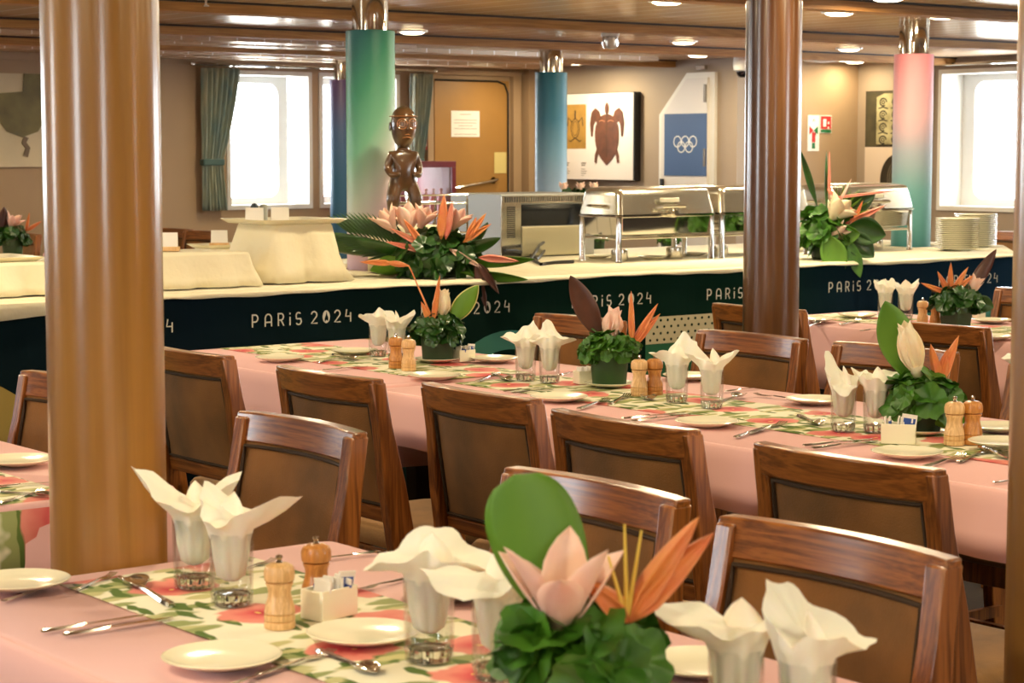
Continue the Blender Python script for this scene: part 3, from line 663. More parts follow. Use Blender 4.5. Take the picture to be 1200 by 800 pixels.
cloth_table(1.30, 2.10, 3.82, 5.4, .56, 'dining table behind the honey wooden pillar', 2, 'pink tablecloth on the table half hidden by the honey pillar')
cloth_table(3.43, 4.33, 2.2, 5.03, .60, 'long dining table in the middle of the room with three potted plants', 3, 'pink tablecloth on the middle table, under the two plants with maroon and broad green leaves')
cloth_table(3.43, 4.33, 5.10, 6.42, .50, 'middle row dining table closest to the buffet, behind the brown chairs', 4, 'pink tablecloth on the middle row table nearest the buffet lettering')
cloth_table(6.12, 6.84, 3.9, 6.2, .50, 'dining table beside the buffet with a dark square plant pot', 5, 'pink tablecloth on the table with the dark square plant pot')
runner(1.46, 1.82, .65, 3.05, 'floral runner along the closest table under the tulip pot')
runner(1.52, 1.88, 3.83, 5.35, 'floral runner on the table behind the honey pillar, hanging over its end', .17)
runner(3.70, 4.07, 2.25, 5.0, 'floral runner along the middle table under the wooden mills')
runner(3.70, 4.07, 5.1, 6.4, 'floral runner on the middle row table nearest the buffet')
runner(6.32, 6.64, 3.95, 6.15, 'floral runner on the table with the dark square plant pot')

# ------------------------------------------------------------------ chairs (local: faces +X, origin on the floor under the seat)
def make_chair():
    e = empty('dining_chair', (0, 0, 0))
    def bx(z):      # how far back the rear frame stands at height z
        return -.20 - .075 * max(0, (z - .42)) / .45 + (.05 * max(0, .42 - z) / .42) * -1
    def curve(t, z):   # rearward bulge of the back between the stiles, t from -1 to 1
        return -.028 * (1 - t * t) * max(0, min(1, (z - .5) / .3))
    def hw(z): return .215 + .012 * max(0, (.87 - z)) / .4
    # stiles, each one mesh down to the foot
    for s in (-1, 1):
        rings = []
        for z in (0, .2, .42, .6, .75, .862):
            x = bx(z); dp = .075 if z > .4 and z < .5 else (.045 if z < .1 else (.068 if z < .7 else .044)); y = s * hw(z)
            rings.append([(x - dp / 2, y - .018, z), (x + dp / 2, y - .018, z), (x + dp / 2, y + .018, z), (x - dp / 2, y + .018, z)])
        MB().loft(rings).build('back_post', M_chair, e, bevel=.004, angle=30)
        fx = .185; MB().loft([[(fx - d, s * .19 - d, z), (fx + d, s * .19 - d, z), (fx + d, s * .19 + d, z), (fx - d, s * .19 + d, z)] for d, z in ((.015, 0), (.021, .4))]).build('leg', M_chair, e, bevel=.003)
    def rail(name, z0, z1, dp, up=0):
        n = 12; rings = []
        for i in range(n + 1):
            t = -1 + 2 * i / n; y = t * (hw(z1) - (.018 if not up else -.018)) ; 
            x0_ = bx(z0) + curve(t, z0) ; x1_ = bx(z1) + curve(t, z1); zt = z1 + up * (1 - t * t)
            rings.append([(x0_ - dp / 2, y, z0), (x0_ + dp / 2, y, z0), (x1_ + dp / 2, y, zt), (x1_ - dp / 2, y, zt)])
        return MB().loft(rings).build(name, M_rail, e, bevel=.004, angle=30)
    rail('top_rail', .808, .872, .036, .001)
    rail('lower_rail', .49, .53, .03)
    # padded back, seen from both sides
    n, k = 10, 6; front, back = [], []
    m = MB()
    for sgn in (1, -1):
        grid = []
        for j in range(k + 1):
            z = .528 + (.81 - .528) * j / k; row = []
            for i in range(n + 1):
                t = -1 + 2 * i / n; y = t * (hw(z) - .016)
                puff = .011 * min(1, 4 * (1 - abs(t))) * min(1, 4 * min(j, k - j) / k + .05) + .006
                row.append((bx(z) + curve(t, z) + sgn * puff, y, z))
            grid.append(row)
        m.loft(grid if sgn > 0 else [r[::-1] for r in grid], cap0=False, cap1=False, closed=False)
    pad = m.build('back_pad', M_pad, e, angle=80)
    for sgn in (1, -1):
        zz = [(.538, -1), (.538, 1), (.8, 1), (.8, -1), (.538, -1)]; pts = []
        for (za, ta), (zb, tb) in zip(zz, zz[1:]):
            for q in range(8):
                z = za + (zb - za) * q / 8; t = (ta + (tb - ta) * q / 8) * .965; pts.append((bx(z) + curve(t, z) + sgn * .013, t * (hw(z) - .018), z))
        pts.append(pts[0])
        MB().tube(pts, .0045, 6, caps=False).build('piping', M_pipe, pad)
    # seat
    def cush(z, off, r): return [(x, y, z) for x, y in rrect(-.17 - off * .3, .215 + off, -.205 - off, .205 + off, r, 5)]
    MB().loft([cush(.405, 0, .03), cush(.42, .012, .04), cush(.445, .014, .045), cush(.46, .0, .05), cush(.466, -.03, .05)]).build('seat', M_seat, e, angle=60)
    MB().box(-.17, .2, -.2, -.178, .35, .405).box(-.17, .2, .178, .2, .35, .405).box(.182, .204, -.18, .18, .35, .405).box(-.2, -.178, -.18, .18, .35, .405).build('seat_frame', M_chair, e, smooth=False, bevel=.003)
    MB().box(-.19, .17, -.2, -.184, .17, .2).box(-.19, .17, .184, .2, .17, .2).box(-.02, .0, -.184, .184, .175, .195).build('stretcher', M_chair, e, smooth=False)
    return e
chair = make_chair()
TX = .283   # the back's top edge stands this far behind the chair's origin
def place_chair(xt, yc, facing, label, group, rz=0):
    x = xt + TX if facing > 0 else xt - TX
    return put(chair, USED, (x, yc, 0), (0 if facing > 0 else math.pi) + R(rz), label, 'chair', group)
gC, gD, gF, gG = 'chairs along the near side of the middle tables', 'chairs behind the closest table', 'chairs between the middle table and the buffet', 'chairs around the table beside the buffet'
place_chair(2.97, 5.33, 1, 'brown chair with its back to the camera, half hidden by the honey pillar', gC)
place_chair(2.96, 4.57, 1, 'brown chair seen from behind, below the wooden mills by the light green leaf plant', gC)
place_chair(3.02, 3.98, 1, 'brown chair seen from behind, below the two upright napkins of the middle table', gC, -2)
place_chair(2.94, 3.365, 1, 'brown chair seen from behind, just past the big tulip pot', gC, -1)
place_chair(2.92, 2.70, 1, 'brown chair seen from behind, below the broad leaf plant of the middle table', gC)
place_chair(2.37, 4.87, -1, 'brown chair almost entirely hidden behind the honey pillar, facing the camera', gD)
place_chair(2.38, 3.765, -1, 'padded brown chair facing the camera at the corner end of the closest table', gD)
place_chair(2.34, 2.745, -1, 'padded brown chair facing the camera, behind the orange flower of the big pot', gD)
place_chair(2.30, 2.135, -1, 'large padded brown chair facing the camera with a bright window reflection on its top rail', gD)
place_chair(4.66, 5.55, -1, 'brown chair across the middle table, behind the upright napkins and maroon leaf plant', gF)
place_chair(4.65, 4.69, -1, 'brown chair across the middle table, in front of the brown pillar', gF)
place_chair(4.68, 4.12, -1, 'brown chair across the middle table, behind the broad leaf plant', gF)
place_chair(4.64, 3.42, -1, 'brown chair across the middle table cut by the wooden pillar at the picture edge', gF)
place_chair(5.50, 5.53, 1, 'dark brown chair behind the brown varnished pillar', gG)
place_chair(5.42, 4.62, 1, 'dark brown chair with its back to the camera below the dark square plant pot', gG)
place_chair(7.10, 5.45, -1, 'light brown chair beyond the square plant pot, beside the end of the buffet', gG)
def far_chair(px, py, Y, rz, label):
    q = at(px, py, .872); d = Vector((q.x, q.y, 0)); k = min(1, Y / q.y)
    put(chair, USED, (q.x * k + (-.3 if abs(rz) > 90 else .05), q.y * k, 0), R(rz), label, 'chair', 'chairs at the far tables')
far_chair(209, 258, 13.8, 188, 'dark brown chair at the far table under the curtain, first from the honey pillar')
far_chair(247, 262, 13.2, 188, 'dark brown chair at the far table under the curtain, second from the honey pillar')
far_chair(229, 281, 10.9, -4, 'dark brown chair seen from behind between the buffet and the far table')
far_chair(33, 262, 13.65, 180, 'dark chair behind the pink flowers at the far end of the buffet')
put(chair, USED, (11.75, 9.6, 0), R(180), 'dark chair under the large window beyond the plate stacks', 'chair', 'chairs at the far tables')

# ------------------------------------------------------------------ tableware
def petal(m, base, d, side, L, W, bend=0, cup=.3, mi=0, n=7, k=5, tip=.0, wide=.5, twist=0, blunt=False):
    """a curved pointed leaf or petal: base point, direction, sideways direction, length, width"""
    base = Vector(base); d = Vector(d).normalized(); side = (Vector(side) - d * Vector(side).dot(d)).normalized(); nrm = d.cross(side)
    rings = []
    p = base.copy(); ang = 0
    for i in range(n + 1):
        t = i / n
        prof = (math.sin(math.pi * min(1, t / (2 * wide))) if t < wide else math.cos(math.pi / 2 * (t - wide) / (1 - wide)) ** .8) if wide else 1
        if blunt and t > wide: prof = math.sqrt(max(0, 1 - ((t - wide) / (1 - wide)) ** 2.6))
        prof = max(prof, .12 if t < .5 else tip)
        a = bend * t; dd = d * math.cos(a) + nrm * math.sin(a); nn = nrm * math.cos(a) - d * math.sin(a)
        sd = side * math.cos(twist * t) + nn * math.sin(twist * t)
        rings.append([tuple(p + sd * (u * W / 2 * prof) + nn * (cup * W * prof * (u * u))) for u in [(-1 + 2 * j / (k - 1)) for j in range(k)]])
        p = p + dd * (L / n)
    m.loft(rings, mi, False, False, False)
def lobed(m, c, nrm, size, rnd, mi=0):
    """a small scalloped leaf disc"""
    c = Vector(c); nrm = Vector(nrm).normalized(); a = nrm.cross(Vector((rnd.uniform(-1, 1), rnd.uniform(-1, 1), .3))).normalized(); b = nrm.cross(a)
    n = 30; vs = [tuple(c - nrm * size * .12)]; ph = rnd.uniform(0, 6)
    for r_, zz in ((.55, .0), (1, .1)):
        for i in range(n):
            t = 2 * math.pi * i / n; rr = size * r_ * (1 + (.07 * math.sin(5 * t + ph) + .05 * math.sin(10 * t)) * (r_ if r_ > .6 else .3)); vs.append(tuple(c + a * rr * math.cos(t) + b * rr * math.sin(t) + nrm * size * (zz + .09 * math.sin(5 * t + ph))))
    fs = [(0, 1 + i, 1 + (i + 1) % n) for i in range(n)] + [(1 + i, 1 + n + i, 1 + n + (i + 1) % n, 1 + (i + 1) % n) for i in range(n)]
    m.add(vs, fs, mi)
TZ = .7555
# side plate
def make_plate():
    m = MB(); m.lathe([(.0, .0), (.042, .0), (.046, .002), (.062, .006), (.080, .0125), (.082, .0145), (.0795, .0155), (.064, .010), (.047, .0062), (.03, .0052), (.0, .005)], 40, cap0=False, cap1=False)
    return tag(m.build('side_plate', M_china), cat='plate')
plate = make_plate()
def P(px, py, label, group, h=TZ, s=1.0):
    q = at(px, py, h + .01); return put(plate, USED, (q.x, q.y, h), random.random(), label, 'plate', group, s)
gN, gM, gB, gL = 'side plates on the closest table', 'side plates on the middle tables', 'side plates on the table beside the buffet', 'side plates on the table behind the honey pillar'
random.seed(4)
P(260, 770, 'white side plate in front of the light wooden mill, nearest the long tablecloth edge', gN)
P(426, 742, 'white side plate between the white packet holder and the napkin glass', gN)
P(540, 690, 'white side plate partly hidden between the two napkins beside the tulip pot', gN)
P(822, 777, 'white side plate behind the folded napkin beside the tulip pot', gN)
P(22, 681, 'white side plate beside the foot of the honey pillar on the closest table', gN)
P(22, 539, 'white side plate on the table behind the honey pillar', gL)
P(328, 419, 'white side plate at the far corner of the middle row, first from the honey pillar', gM)
P(509, 440, 'white side plate in front of the plant with a light green leaf', gM)
P(655, 465, 'white side plate below the pair of upright napkins, above a chair back', gM)
P(828, 494, 'white side plate below the two tumblers beside the pair of wooden mills', gM)
P(1063, 530, 'white side plate in front of the square white packet holder, broad leaf plant behind', gM)
P(415, 411, 'white side plate against the dark skirt behind the first napkin glasses', gM)
P(580, 420, 'white side plate behind the packet holder, between plant and upright napkins', gM)
P(808, 440, 'white side plate mostly hidden behind the tumblers next to the amber mill', gM)
P(955, 468, 'white side plate at the far edge beside the napkins of the broad leaf plant', gM)
P(1172, 500, 'white side plate behind the amber mill, touching the picture edge', gM)
P(1176, 518, 'white side plate raised on a saucer beside the amber mill at the picture edge', gM, TZ + .012)
P(1005, 369, 'white side plate below the far pair of napkins against the lettering', gB)
P(955, 374, 'white side plate beside the brown pillar on the far pink table', gB)
P(1162, 375, 'white side plate beyond the square plant pot, in front of the light brown chair', gB)
P(1163, 394, 'white side plate nearest the edge of the far pink table beside the plant', gB)
# tumblers
def make_tumbler():
    e = empty('tumbler', (0, 0, 0)); r = .0305; h = .106
    m = MB(); m.lathe([(0, .0), (r - .003, 0), (r, .003), (r + .0008, .03), (r + .002, h), (r + .0005, h), (r - .0015, .03), (r - .004, .02), (0, .018)], 28, cap0=False, cap1=False)
    m.build('glass_body', M_tumbler, e)
    m = MB()
    for k in range(12):
        a = k * math.pi / 6; m.tube([((r - .006) * math.cos(a), (r - .006) * math.sin(a), .003), ((r - .002) * math.cos(a), (r - .002) * math.sin(a), .019)], .0028, 6)
    m.lathe([(0, .001), (r - .005, .001), (r - .004, .017), (0, .0175)], 24); m.build('ribbed_base', mat('clear_glass_base', (245, 248, 245), .03, trans=1), e); return e
tumbler = make_tumbler()
def make_napkin(seed, label, loc, group, rz, flaps, sc=1.0):
    """a napkin stuffed into a glass; flaps = [(angle, reach, rise, width)] are the corners that fan out over the rim"""
    rnd = random.Random(seed); m = MB(); n = 48
    rings = []
    for z, r0, amp in ((.036, .008, .15), (.044, .018, .14), (.07, .0235, .1), (.096, .0265, .08), (.112, .031, .1)):
        rings.append([((r0 * (1 + amp * math.sin(7 * t + seed) + amp * .6 * math.sin(3 * t + seed * 2))) * math.cos(t), (r0 * (1 + amp * math.sin(7 * t + seed) + amp * .6 * math.sin(3 * t))) * math.sin(t), z) for t in [2 * math.pi * i / n for i in range(n)]])
    for q, (u) in enumerate((.3, .65, 1)):
        row = []
        for i in range(n):
            t = 2 * math.pi * i / n; rr = .034 + .006 * u + .006 * u * math.sin(3 * t + seed) + .003 * u * math.sin(11 * t + seed); zz = .114 + .02 * u + .008 * u * math.sin(2 * t + seed * 1.7) + .004 * u * math.sin(7 * t + seed * 2.3)
            for a, reach, rise, wd in flaps:
                d = abs((t - a + math.pi) % (2 * math.pi) - math.pi); k = max(0, 1 - d / (wd * 1.45)) ** 1.0 * u
                rr += reach * k; zz += rise * k * (u ** .6)
            row.append((rr * math.cos(t), rr * math.sin(t), zz))
        rings.append(row)
    # inner fold
    last = rings[-1]; rings.append([(x * .7, y * .7, .114 + (z - .114) * .75) for x, y, z in last]); rings.append([(x * .3, y * .3, .122 + (z - .114) * .3) for x, y, z in last])
    m.loft(rings, 0, True, True)
    # a second folded corner standing inside
    a = flaps[0][0] + 1.3
    petal(m, (.004, 0, .095), (math.cos(a) * .25, math.sin(a) * .25, 1), (math.cos(a + 1.2), math.sin(a + 1.2), 0), .07, .058, .3, .2, wide=.4)
    o = m.build('napkin', M_napkin, solid=.0016, loc=loc, rot=(0, 0, rz), angle=70); o.scale = (sc,) * 3
    return tag(o, label, 'napkin', group)
VR = AZ - R(90)         # the direction that runs across the picture
def G(px, py, s, tl, nl, tg, ng, flaps, seed):
    """a tumbler and the napkin standing in it; flap angles are measured from the picture's sideways direction"""
    q = at(px, py, TZ); q.z = TZ + .0004
    put(tumbler, USED, q, 0, tl, 'glass', tg, s)
    make_napkin(seed, nl, (q.x, q.y, q.z), ng, VR, flaps, s)
tgN, ngN, tgM, ngM, tgB, ngB = 'tumblers on the closest table', 'napkins on the closest table', 'tumblers on the middle tables', 'napkins on the middle tables', 'tumblers beside the buffet', 'napkins beside the buffet'
PI = math.pi
G(228, 688, 1.06, 'clear tumbler beside the honey pillar, behind its twin', 'cream napkin flaring to a long point across the honey pillar', tgN, ngN, [(PI, .06, .045, .9), (.5, .035, .035, .6), (PI * 1.4, .02, .0, .6)], 1)
G(272, 708, 1.06, 'clear tumbler closest to the light wooden mill', 'cream napkin pointing towards the padded chair above the light wooden mill', tgN, ngN, [(.0, .055, .03, .9), (2.4, .02, .03, .8), (PI * 1.5, .015, -.01, .6)], 2)
G(503, 774, 1.1, 'clear tumbler with floral cloth showing through, nearest the small plate', 'cream napkin with a rounded top, first of the pair by the tulip pot', tgN, ngN, [(PI, .04, -.01, 1.1), (0, .05, -.005, 1.0), (1.6, .0, .022, 1.2)], 3)
G(583, 795, 1.08, 'clear tumbler cut off by the picture bottom beside the tulip pot', 'cream napkin hanging wide, squeezed against the tulip pot', tgN, ngN, [(PI, .05, .0, 1.0), (0, .04, .005, 1.0), (4.2, .03, -.03, .7)], 4)
G(862, 866, 1.05, 'clear tumbler under the flat folded napkin in front of the big padded chair', 'cream napkin folded flat to one side in front of the big padded chair', tgN, ngN, [(PI, .06, .012, 1.2), (.3, .02, .0, .8)], 5)
G(945, 884, 1.05, 'clear tumbler under the napkin with a sharp upright point', 'cream napkin with a sharp upright point in front of the big padded chair', tgN, ngN, [(PI * .8, .005, .05, .9), (0, .035, -.01, .9), (1.2, .01, .02, 1.)], 6)
G(443, 417, 1.0, 'tumbler with a bow shaped napkin, behind the first wooden mills', 'cream napkin spread like a bow above the first wooden mills', tgM, ngM, [(PI, .03, .01, .9), (0, .025, .005, .9), (1.5, .0, .02, .8)], 7)
G(465, 421, 1.0, 'tumbler almost hidden behind the first wooden mills', 'cream napkin beside the bow shaped one, touching the light green leaf plant', tgM, ngM, [(2.2, .015, .03, .7), (.3, .02, .02, .7), (4.6, .01, 0, .6)], 8)
G(616, 446, 1.0, 'tumbler of the upright napkin pair, closer to the light green leaf plant', 'cream napkin with one tall point, closer to the light green leaf plant', tgM, ngM, [(PI, .04, .0, .7), (1.0, .005, .055, .9), (5.5, .01, 0, .6)], 9)
G(644, 448, 1.0, 'tumbler of the upright napkin pair, closer to the maroon leaf plant', 'cream napkin with a flat wing towards the maroon leaf plant', tgM, ngM, [(0, .045, .005, .7), (1.8, .0, .05, .8), (PI * 1.1, .02, .0, .5)], 10)
G(793, 471, 1.0, 'tumbler beside the amber mill, on the maroon leaf plant side', 'cream napkin with a pyramid point beside the amber mill', tgM, ngM, [(PI, .03, .005, .8), (1.1, .005, .05, .9), (.0, .025, .01, .6)], 11)
G(834, 478, 1.0, 'tumbler beyond the amber mill, closer to the knife and spoon', 'cream napkin leaning over the tumbler with a square corner', tgM, ngM, [(PI * .85, .01, .045, .6), (.1, .035, .015, .8), (PI, .025, -.012, .5)], 12)
G(988, 505, 1.0, 'tumbler in front of the broad leaf plant, nearer the brown pillar', 'cream napkin with a sharp horn, nearer the brown pillar', tgM, ngM, [(2.3, .01, .055, .6), (.4, .02, .02, .9), (4.7, .015, -.04, .9)], 13)
G(1026, 506, 1.0, 'tumbler touching the herbs of the broad leaf plant', 'cream napkin crumpled against the broad leaf plant', tgM, ngM, [(PI * .9, .025, .03, .7), (.3, .028, .022, .8), (4.9, .005, -.01, .6)], 14)
G(1037, 372, 1.0, 'tumbler below the lettering on the far pink table', 'cream napkin below the lettering, first of the far pair', tgB, ngB, [(2.3, .02, .03, .9), (.8, .01, .02, .8)], 15)
G(1061, 374, 1.0, 'tumbler beside the far pair of wooden mills', 'cream napkin below the lettering, beside the far wooden mills', tgB, ngB, [(.5, .03, .03, .7), (2.6, .01, .015, .8)], 16)
G(1206, 478, 1.0, 'tumbler at the picture edge above the last side plates', 'cream napkin just peeking in at the picture edge', tgM, ngM, [(PI, .03, .01, .9), (1, .01, .03, .8)], 17)
# mills
def make_mill(m1, name):
    e = empty(name, (0, 0, 0))
    MB().lathe([(0, 0), (.0205, 0), (.0212, .004), (.0208, .010), (.019, .0115), (.0208, .013), (.0208, .021), (.019, .0225), (.0208, .024), (.0195, .034), (.0165, .046), (.0152, .054), (.0160, .062), (.0185, .069), (.0185, .0705), (.0165, .0715)], 28).build('body', m1, e)
    MB().lathe([(.0165, .072), (.0198, .074), (.0205, .079), (.0206, .088), (.0185, .096), (.012, .1005), (0, .1015)], 28).build('head', m1, e)
    MB().lathe([(0, .1012), (.0045, .1014), (.0035, .104), (.0028, .106), (.0048, .1085), (.0046, .112), (0, .114)], 16).build('top_knob', M_chrome, e); return e
mA, mB_ = make_mill(M_mill, 'salt_mill'), make_mill(M_mill2, 'pepper_mill')
def mill(pr, px, py, label, s=1.0):
    q = at(px, py, TZ); q.z = TZ + .0004; put(pr, USED, q, random.random() * 6, label, 'mill', 'wooden salt and pepper mills', (s * 1.12, s * 1.12, s * .97))
mill(mA, 328, 735, 'light wooden mill on the closest table beside the white packet holder', .98)
mill(mB_, 371, 711, 'amber wooden mill behind the white packet holder on the closest table')
mill(mB_, 464, 431, 'amber wooden mill beside the light green leaf plant, behind its pale twin', 1.02)
mill(mA, 479, 434, 'light wooden mill beside the light green leaf plant', 1.02)
mill(mA, 749, 463, 'light wooden mill beside the maroon leaf plant', 1.05)
mill(mB_, 767, 462, 'amber wooden mill between the maroon leaf plant and the tumblers', 1.05)
mill(mA, 1118, 521, 'light wooden mill beside the broad leaf plant, near the picture edge', 1.05)
mill(mB_, 1139, 520, 'amber wooden mill beside the broad leaf plant, closest to the picture edge', 1.05)
mill(mA, 1081, 381, 'light wooden mill on the far pink table, nearer the napkins', 1.0)
mill(mB_, 1096, 382, 'amber wooden mill on the far pink table, against the square plant pot', 1.0)
# packet holders
def holder(px, py, rz, label, blue, s=1.0, seed=0):
    q = at(px, py, TZ); e = empty('packet_holder', (q.x, q.y, TZ + .0004), rz); tag(e, label, 'packet holder', 'white packet holders'); e.scale = (s,) * 3
    rnd = random.Random(seed); m = MB()
    a, b, h = .036, .022, .043
    m.box(-a, a, -b, -b + .003, 0, h).box(-a, a, b - .003, b, 0, h).box(-a, -a + .003, -b + .003, b - .003, 0, h).box(a - .003, a, -b + .003, b - .003, 0, h).box(-a + .003, a - .003, -b + .003, b - .003, 0, .003)
    m.build('tray', M_china, e, bevel=.0012)
    for k in range(6):
        x = -.024 + .0095 * k; T = Matrix.Translation((x, rnd.uniform(-.003, .003), .004)) @ Matrix.Rotation(rnd.uniform(-.12, .16), 4, 'Y') @ Matrix.Rotation(rnd.uniform(-.2, .2), 4, 'X')
        p = MB().box(-.0018, .0018, -.016, .016, 0, .052, 0, T)
        if blue and k in (1, 5): p.box(-.0022, .0022, -.0165, .0165, .030, .044, 1, T)
        p.build('sugar_packet', [M_wallp, M_blue], e, smooth=False)
    if blue:
        T = Matrix.Translation((.017, -.006, .006)) @ Matrix.Rotation(.12, 4, 'Y') @ Matrix.Rotation(.12, 4, 'X')
        MB().box(-.016, .016, -.0018, .0018, 0, .058, 0, T).box(-.012, .013, -.0022, -.0018, .032, .05, 1, T).build('sugar_packet', [M_wallp, M_blue], e, smooth=False)
holder(386, 722, R(12), 'white sugar packet holder with a blue packet on the closest table', True, 1.05, 1)
holder(544, 423, R(0), 'small white packet holder beside the light green leaf plant', True, .9, 2)
holder(686, 449, R(-10), 'small white packet holder beside the maroon leaf plant', False, .9, 3)
holder(1053, 519, R(-52), 'square white packet holder in front of the broad leaf plant', True, 1.12, 4)
holder(1147, 372, R(0), 'small white packet holder beyond the square plant pot', False, .7, 5)
# cutlery (local: lies along +X, from the handle end at 0 to the tip at L)
def handle(m, L):
    m.loft([[(x, -w, h0), (x, w, h0), (x, w * .7, h0 + t), (x, -w * .7, h0 + t)] for x, w, h0, t in ((0, .004, 0, .002), (.004, .0065, 0, .0035), (.03, .0065, 0, .0035), (.07, .0042, .001, .003), (L, .0028, .003, .0026))])
def make_knife():
    m = MB(); handle(m, .085); m.loft([[(x, -w0, .001), (x, w1, .001), (x, w1, .0022), (x, -w0, .003)] for x, w0, w1 in ((.083, .003, .004), (.095, .004, .008), (.16, .004, .009), (.195, .001, .008), (.205, -.004, .006))]); return m.build('table_knife', M_steel)
def make_fork():
    m = MB(); handle(m, .12)
    m.loft([[(x, -w, z), (x, w, z), (x, w, z + .0016), (x, -w, z + .0016)] for x, w, z in ((.12, .003, .003), (.132, .009, .002), (.15, .011, .0005))])
    for k in range(4):
        y = -.0088 + k * .0059; m.loft([[(x, y - .0015, z), (x, y + .0015, z), (x, y + .0015, z + .0014), (x, y - .0015, z + .0014)] for x, z in ((.15, .0005), (.175, .001), (.195, .006))])
    return m.build('table_fork', M_steel)
def make_spoon():
    m = MB(); handle(m, .13); rings = []
    for i in range(11):
        t = i / 10; w = .002 + .0195 * math.sin(math.pi * min(1, (t * .96 + .04))) ** .62; x = .128 + .066 * t
        rings.append([(x, w * u, .0005 + .0115 * (abs(u) ** 2.2) * math.sin(math.pi * t) ** .5 + .004 * abs(2 * t - 1) ** 2) for u in (-1, -.75, -.4, 0, .4, .75, 1)])
    m.loft(rings, 0, False, False, False); return m.build('table_spoon', M_steel, solid=.0012)
kn, fk, sn_ = make_knife(), make_fork(), make_spoon()
LEN = {'k': .205, 'f': .195, 's': .194}
def C(kind, a, b, label, s=None, tab='closest'):
    """from the handle end a to the tip b, both as points of the photograph on the table top"""
    pr, cat = {'k': (kn, 'knife'), 'f': (fk, 'fork'), 's': (sn_, 'spoon')}[kind]
    p, q = at(a[0], a[1], TZ), at(b[0], b[1], TZ); d = q - p; L = max(.13, min(.215, d.length)); c = (p + q) / 2 - d.normalized() * L / 2
    put(pr, USED, (c.x, c.y, TZ + .001), math.atan2(d.y, d.x), label, cat, {'k': 'table knives', 'f': 'table forks', 's': 'table spoons'}[kind], L / LEN[kind])
C('k', (48, 741), (172, 722), 'steel knife lying across the table edge, outer one of two')
C('k', (74, 745), (205, 725), 'steel knife lying across the table edge, nearer the small plate')
C('s', (206, 713), (143, 678), 'steel spoon by the foot of the honey pillar, bowl catching the light')
C('f', (88, 692), (133, 674), 'steel fork beside the foot of the honey pillar')
C('k', (2, 705), (70, 686), 'steel knife under the plate edge beside the honey pillar')
C('k', (437, 648), (376, 655), 'steel knife at the far corner of the closest table behind the mills')
C('f', (478, 678), (421, 692), 'steel fork behind the packet holder and its blue packet')
C('f', (300, 792), (390, 765), 'steel fork in front of the plate between the packet holder and the bottom edge')
C('s', (372, 762), (440, 792), 'steel spoon with a round bright bowl below the small plate')
C('k', (262, 806), (330, 784), 'steel knife beside the front plate at the bottom edge')
C('f', (278, 670), (312, 660), 'steel fork behind the light wooden mill')
C('k', (0, 570), (60, 566), 'steel knife on the table behind the honey pillar')
C('s', (5, 577), (56, 582), 'steel spoon on the table behind the honey pillar', tab='pillar')
C('f', (0, 590), (50, 576), 'steel fork on the table behind the honey pillar')
C('k', (849, 459), (893, 454), 'steel knife at the far edge, between the leaning napkin and the brown chair')
C('f', (942, 469), (885, 463), 'steel fork pointing to the leaning napkin, beside the far plate')
C('s', (838, 472), (872, 464), 'dark reflecting spoon beside the leaning napkin')
C('f', (863, 512), (930, 494), 'steel fork in the middle of the table, below the floral print')
C('s', (930, 484), (967, 503), 'steel spoon beside the horned napkin tumbler')
C('k', (936, 523), (1030, 515), 'steel knife between chair back and packet holder, outer one')
C('k', (948, 526), (1034, 517), 'steel knife between chair back and packet holder, nearer the plate')
C('f', (1078, 549), (1128, 535), 'steel fork beside the plate before the broad leaf plant')
C('f', (1122, 542), (1160, 528), 'steel fork crossing the runner below the two mills')
C('s', (1145, 522), (1186, 541), 'steel spoon crossing the runner below the amber mill')
C('k', (1165, 566), (1215, 560), 'steel knife whose end shows at the picture edge')
C('k', (861, 513), (895, 502), 'steel knife half under the plate by the leaning napkin')
C('f', (676, 480), (714, 469), 'steel fork beside the plate above a chair, before the maroon leaf plant')
C('f', (712, 475), (738, 463), 'dark fork on the runner before the maroon leaf plant')
C('s', (742, 457), (768, 473), 'steel spoon on the runner in front of the light mill')
C('k', (728, 491), (806, 484), 'steel knife between the mills and the front edge, outer one')
C('k', (738, 494), (812, 486), 'steel knife between the mills and the front edge, nearer the plate')
C('f', (551, 450), (590, 437), 'steel fork on the runner, below the plate behind the packet holder')
C('s', (572, 436), (602, 450), 'steel spoon on the runner before the upright napkins')
C('k', (590, 459), (640, 454), 'steel knife in front of the upright napkins, outer one')
C('k', (600, 461), (650, 456), 'steel knife in front of the upright napkins, nearer the plate')
C('k', (654, 440), (686, 434), 'steel knife behind the upright napkins, towards the maroon leaf plant')
C('k', (378, 434), (432, 430), 'steel knife at the far end of the middle row near the first plate')
C('s', (388, 415), (418, 423), 'steel spoon with a bright bowl before the second plate')
C('f', (372, 425), (410, 418), 'steel fork on the runner between the first two plates')
C('f', (978, 382), (1012, 375), 'steel fork on the far pink table before the napkins')
C('k', (1008, 388), (1036, 385), 'steel knife at the near edge of the far pink table')
C('s', (940, 384), (965, 378), 'steel spoon on the far pink table by the brown pillar')
C('f', (1150, 401), (1178, 392), 'steel fork beside the far plate at the picture edge')
for o in (kn, fk, sn_):
    pass

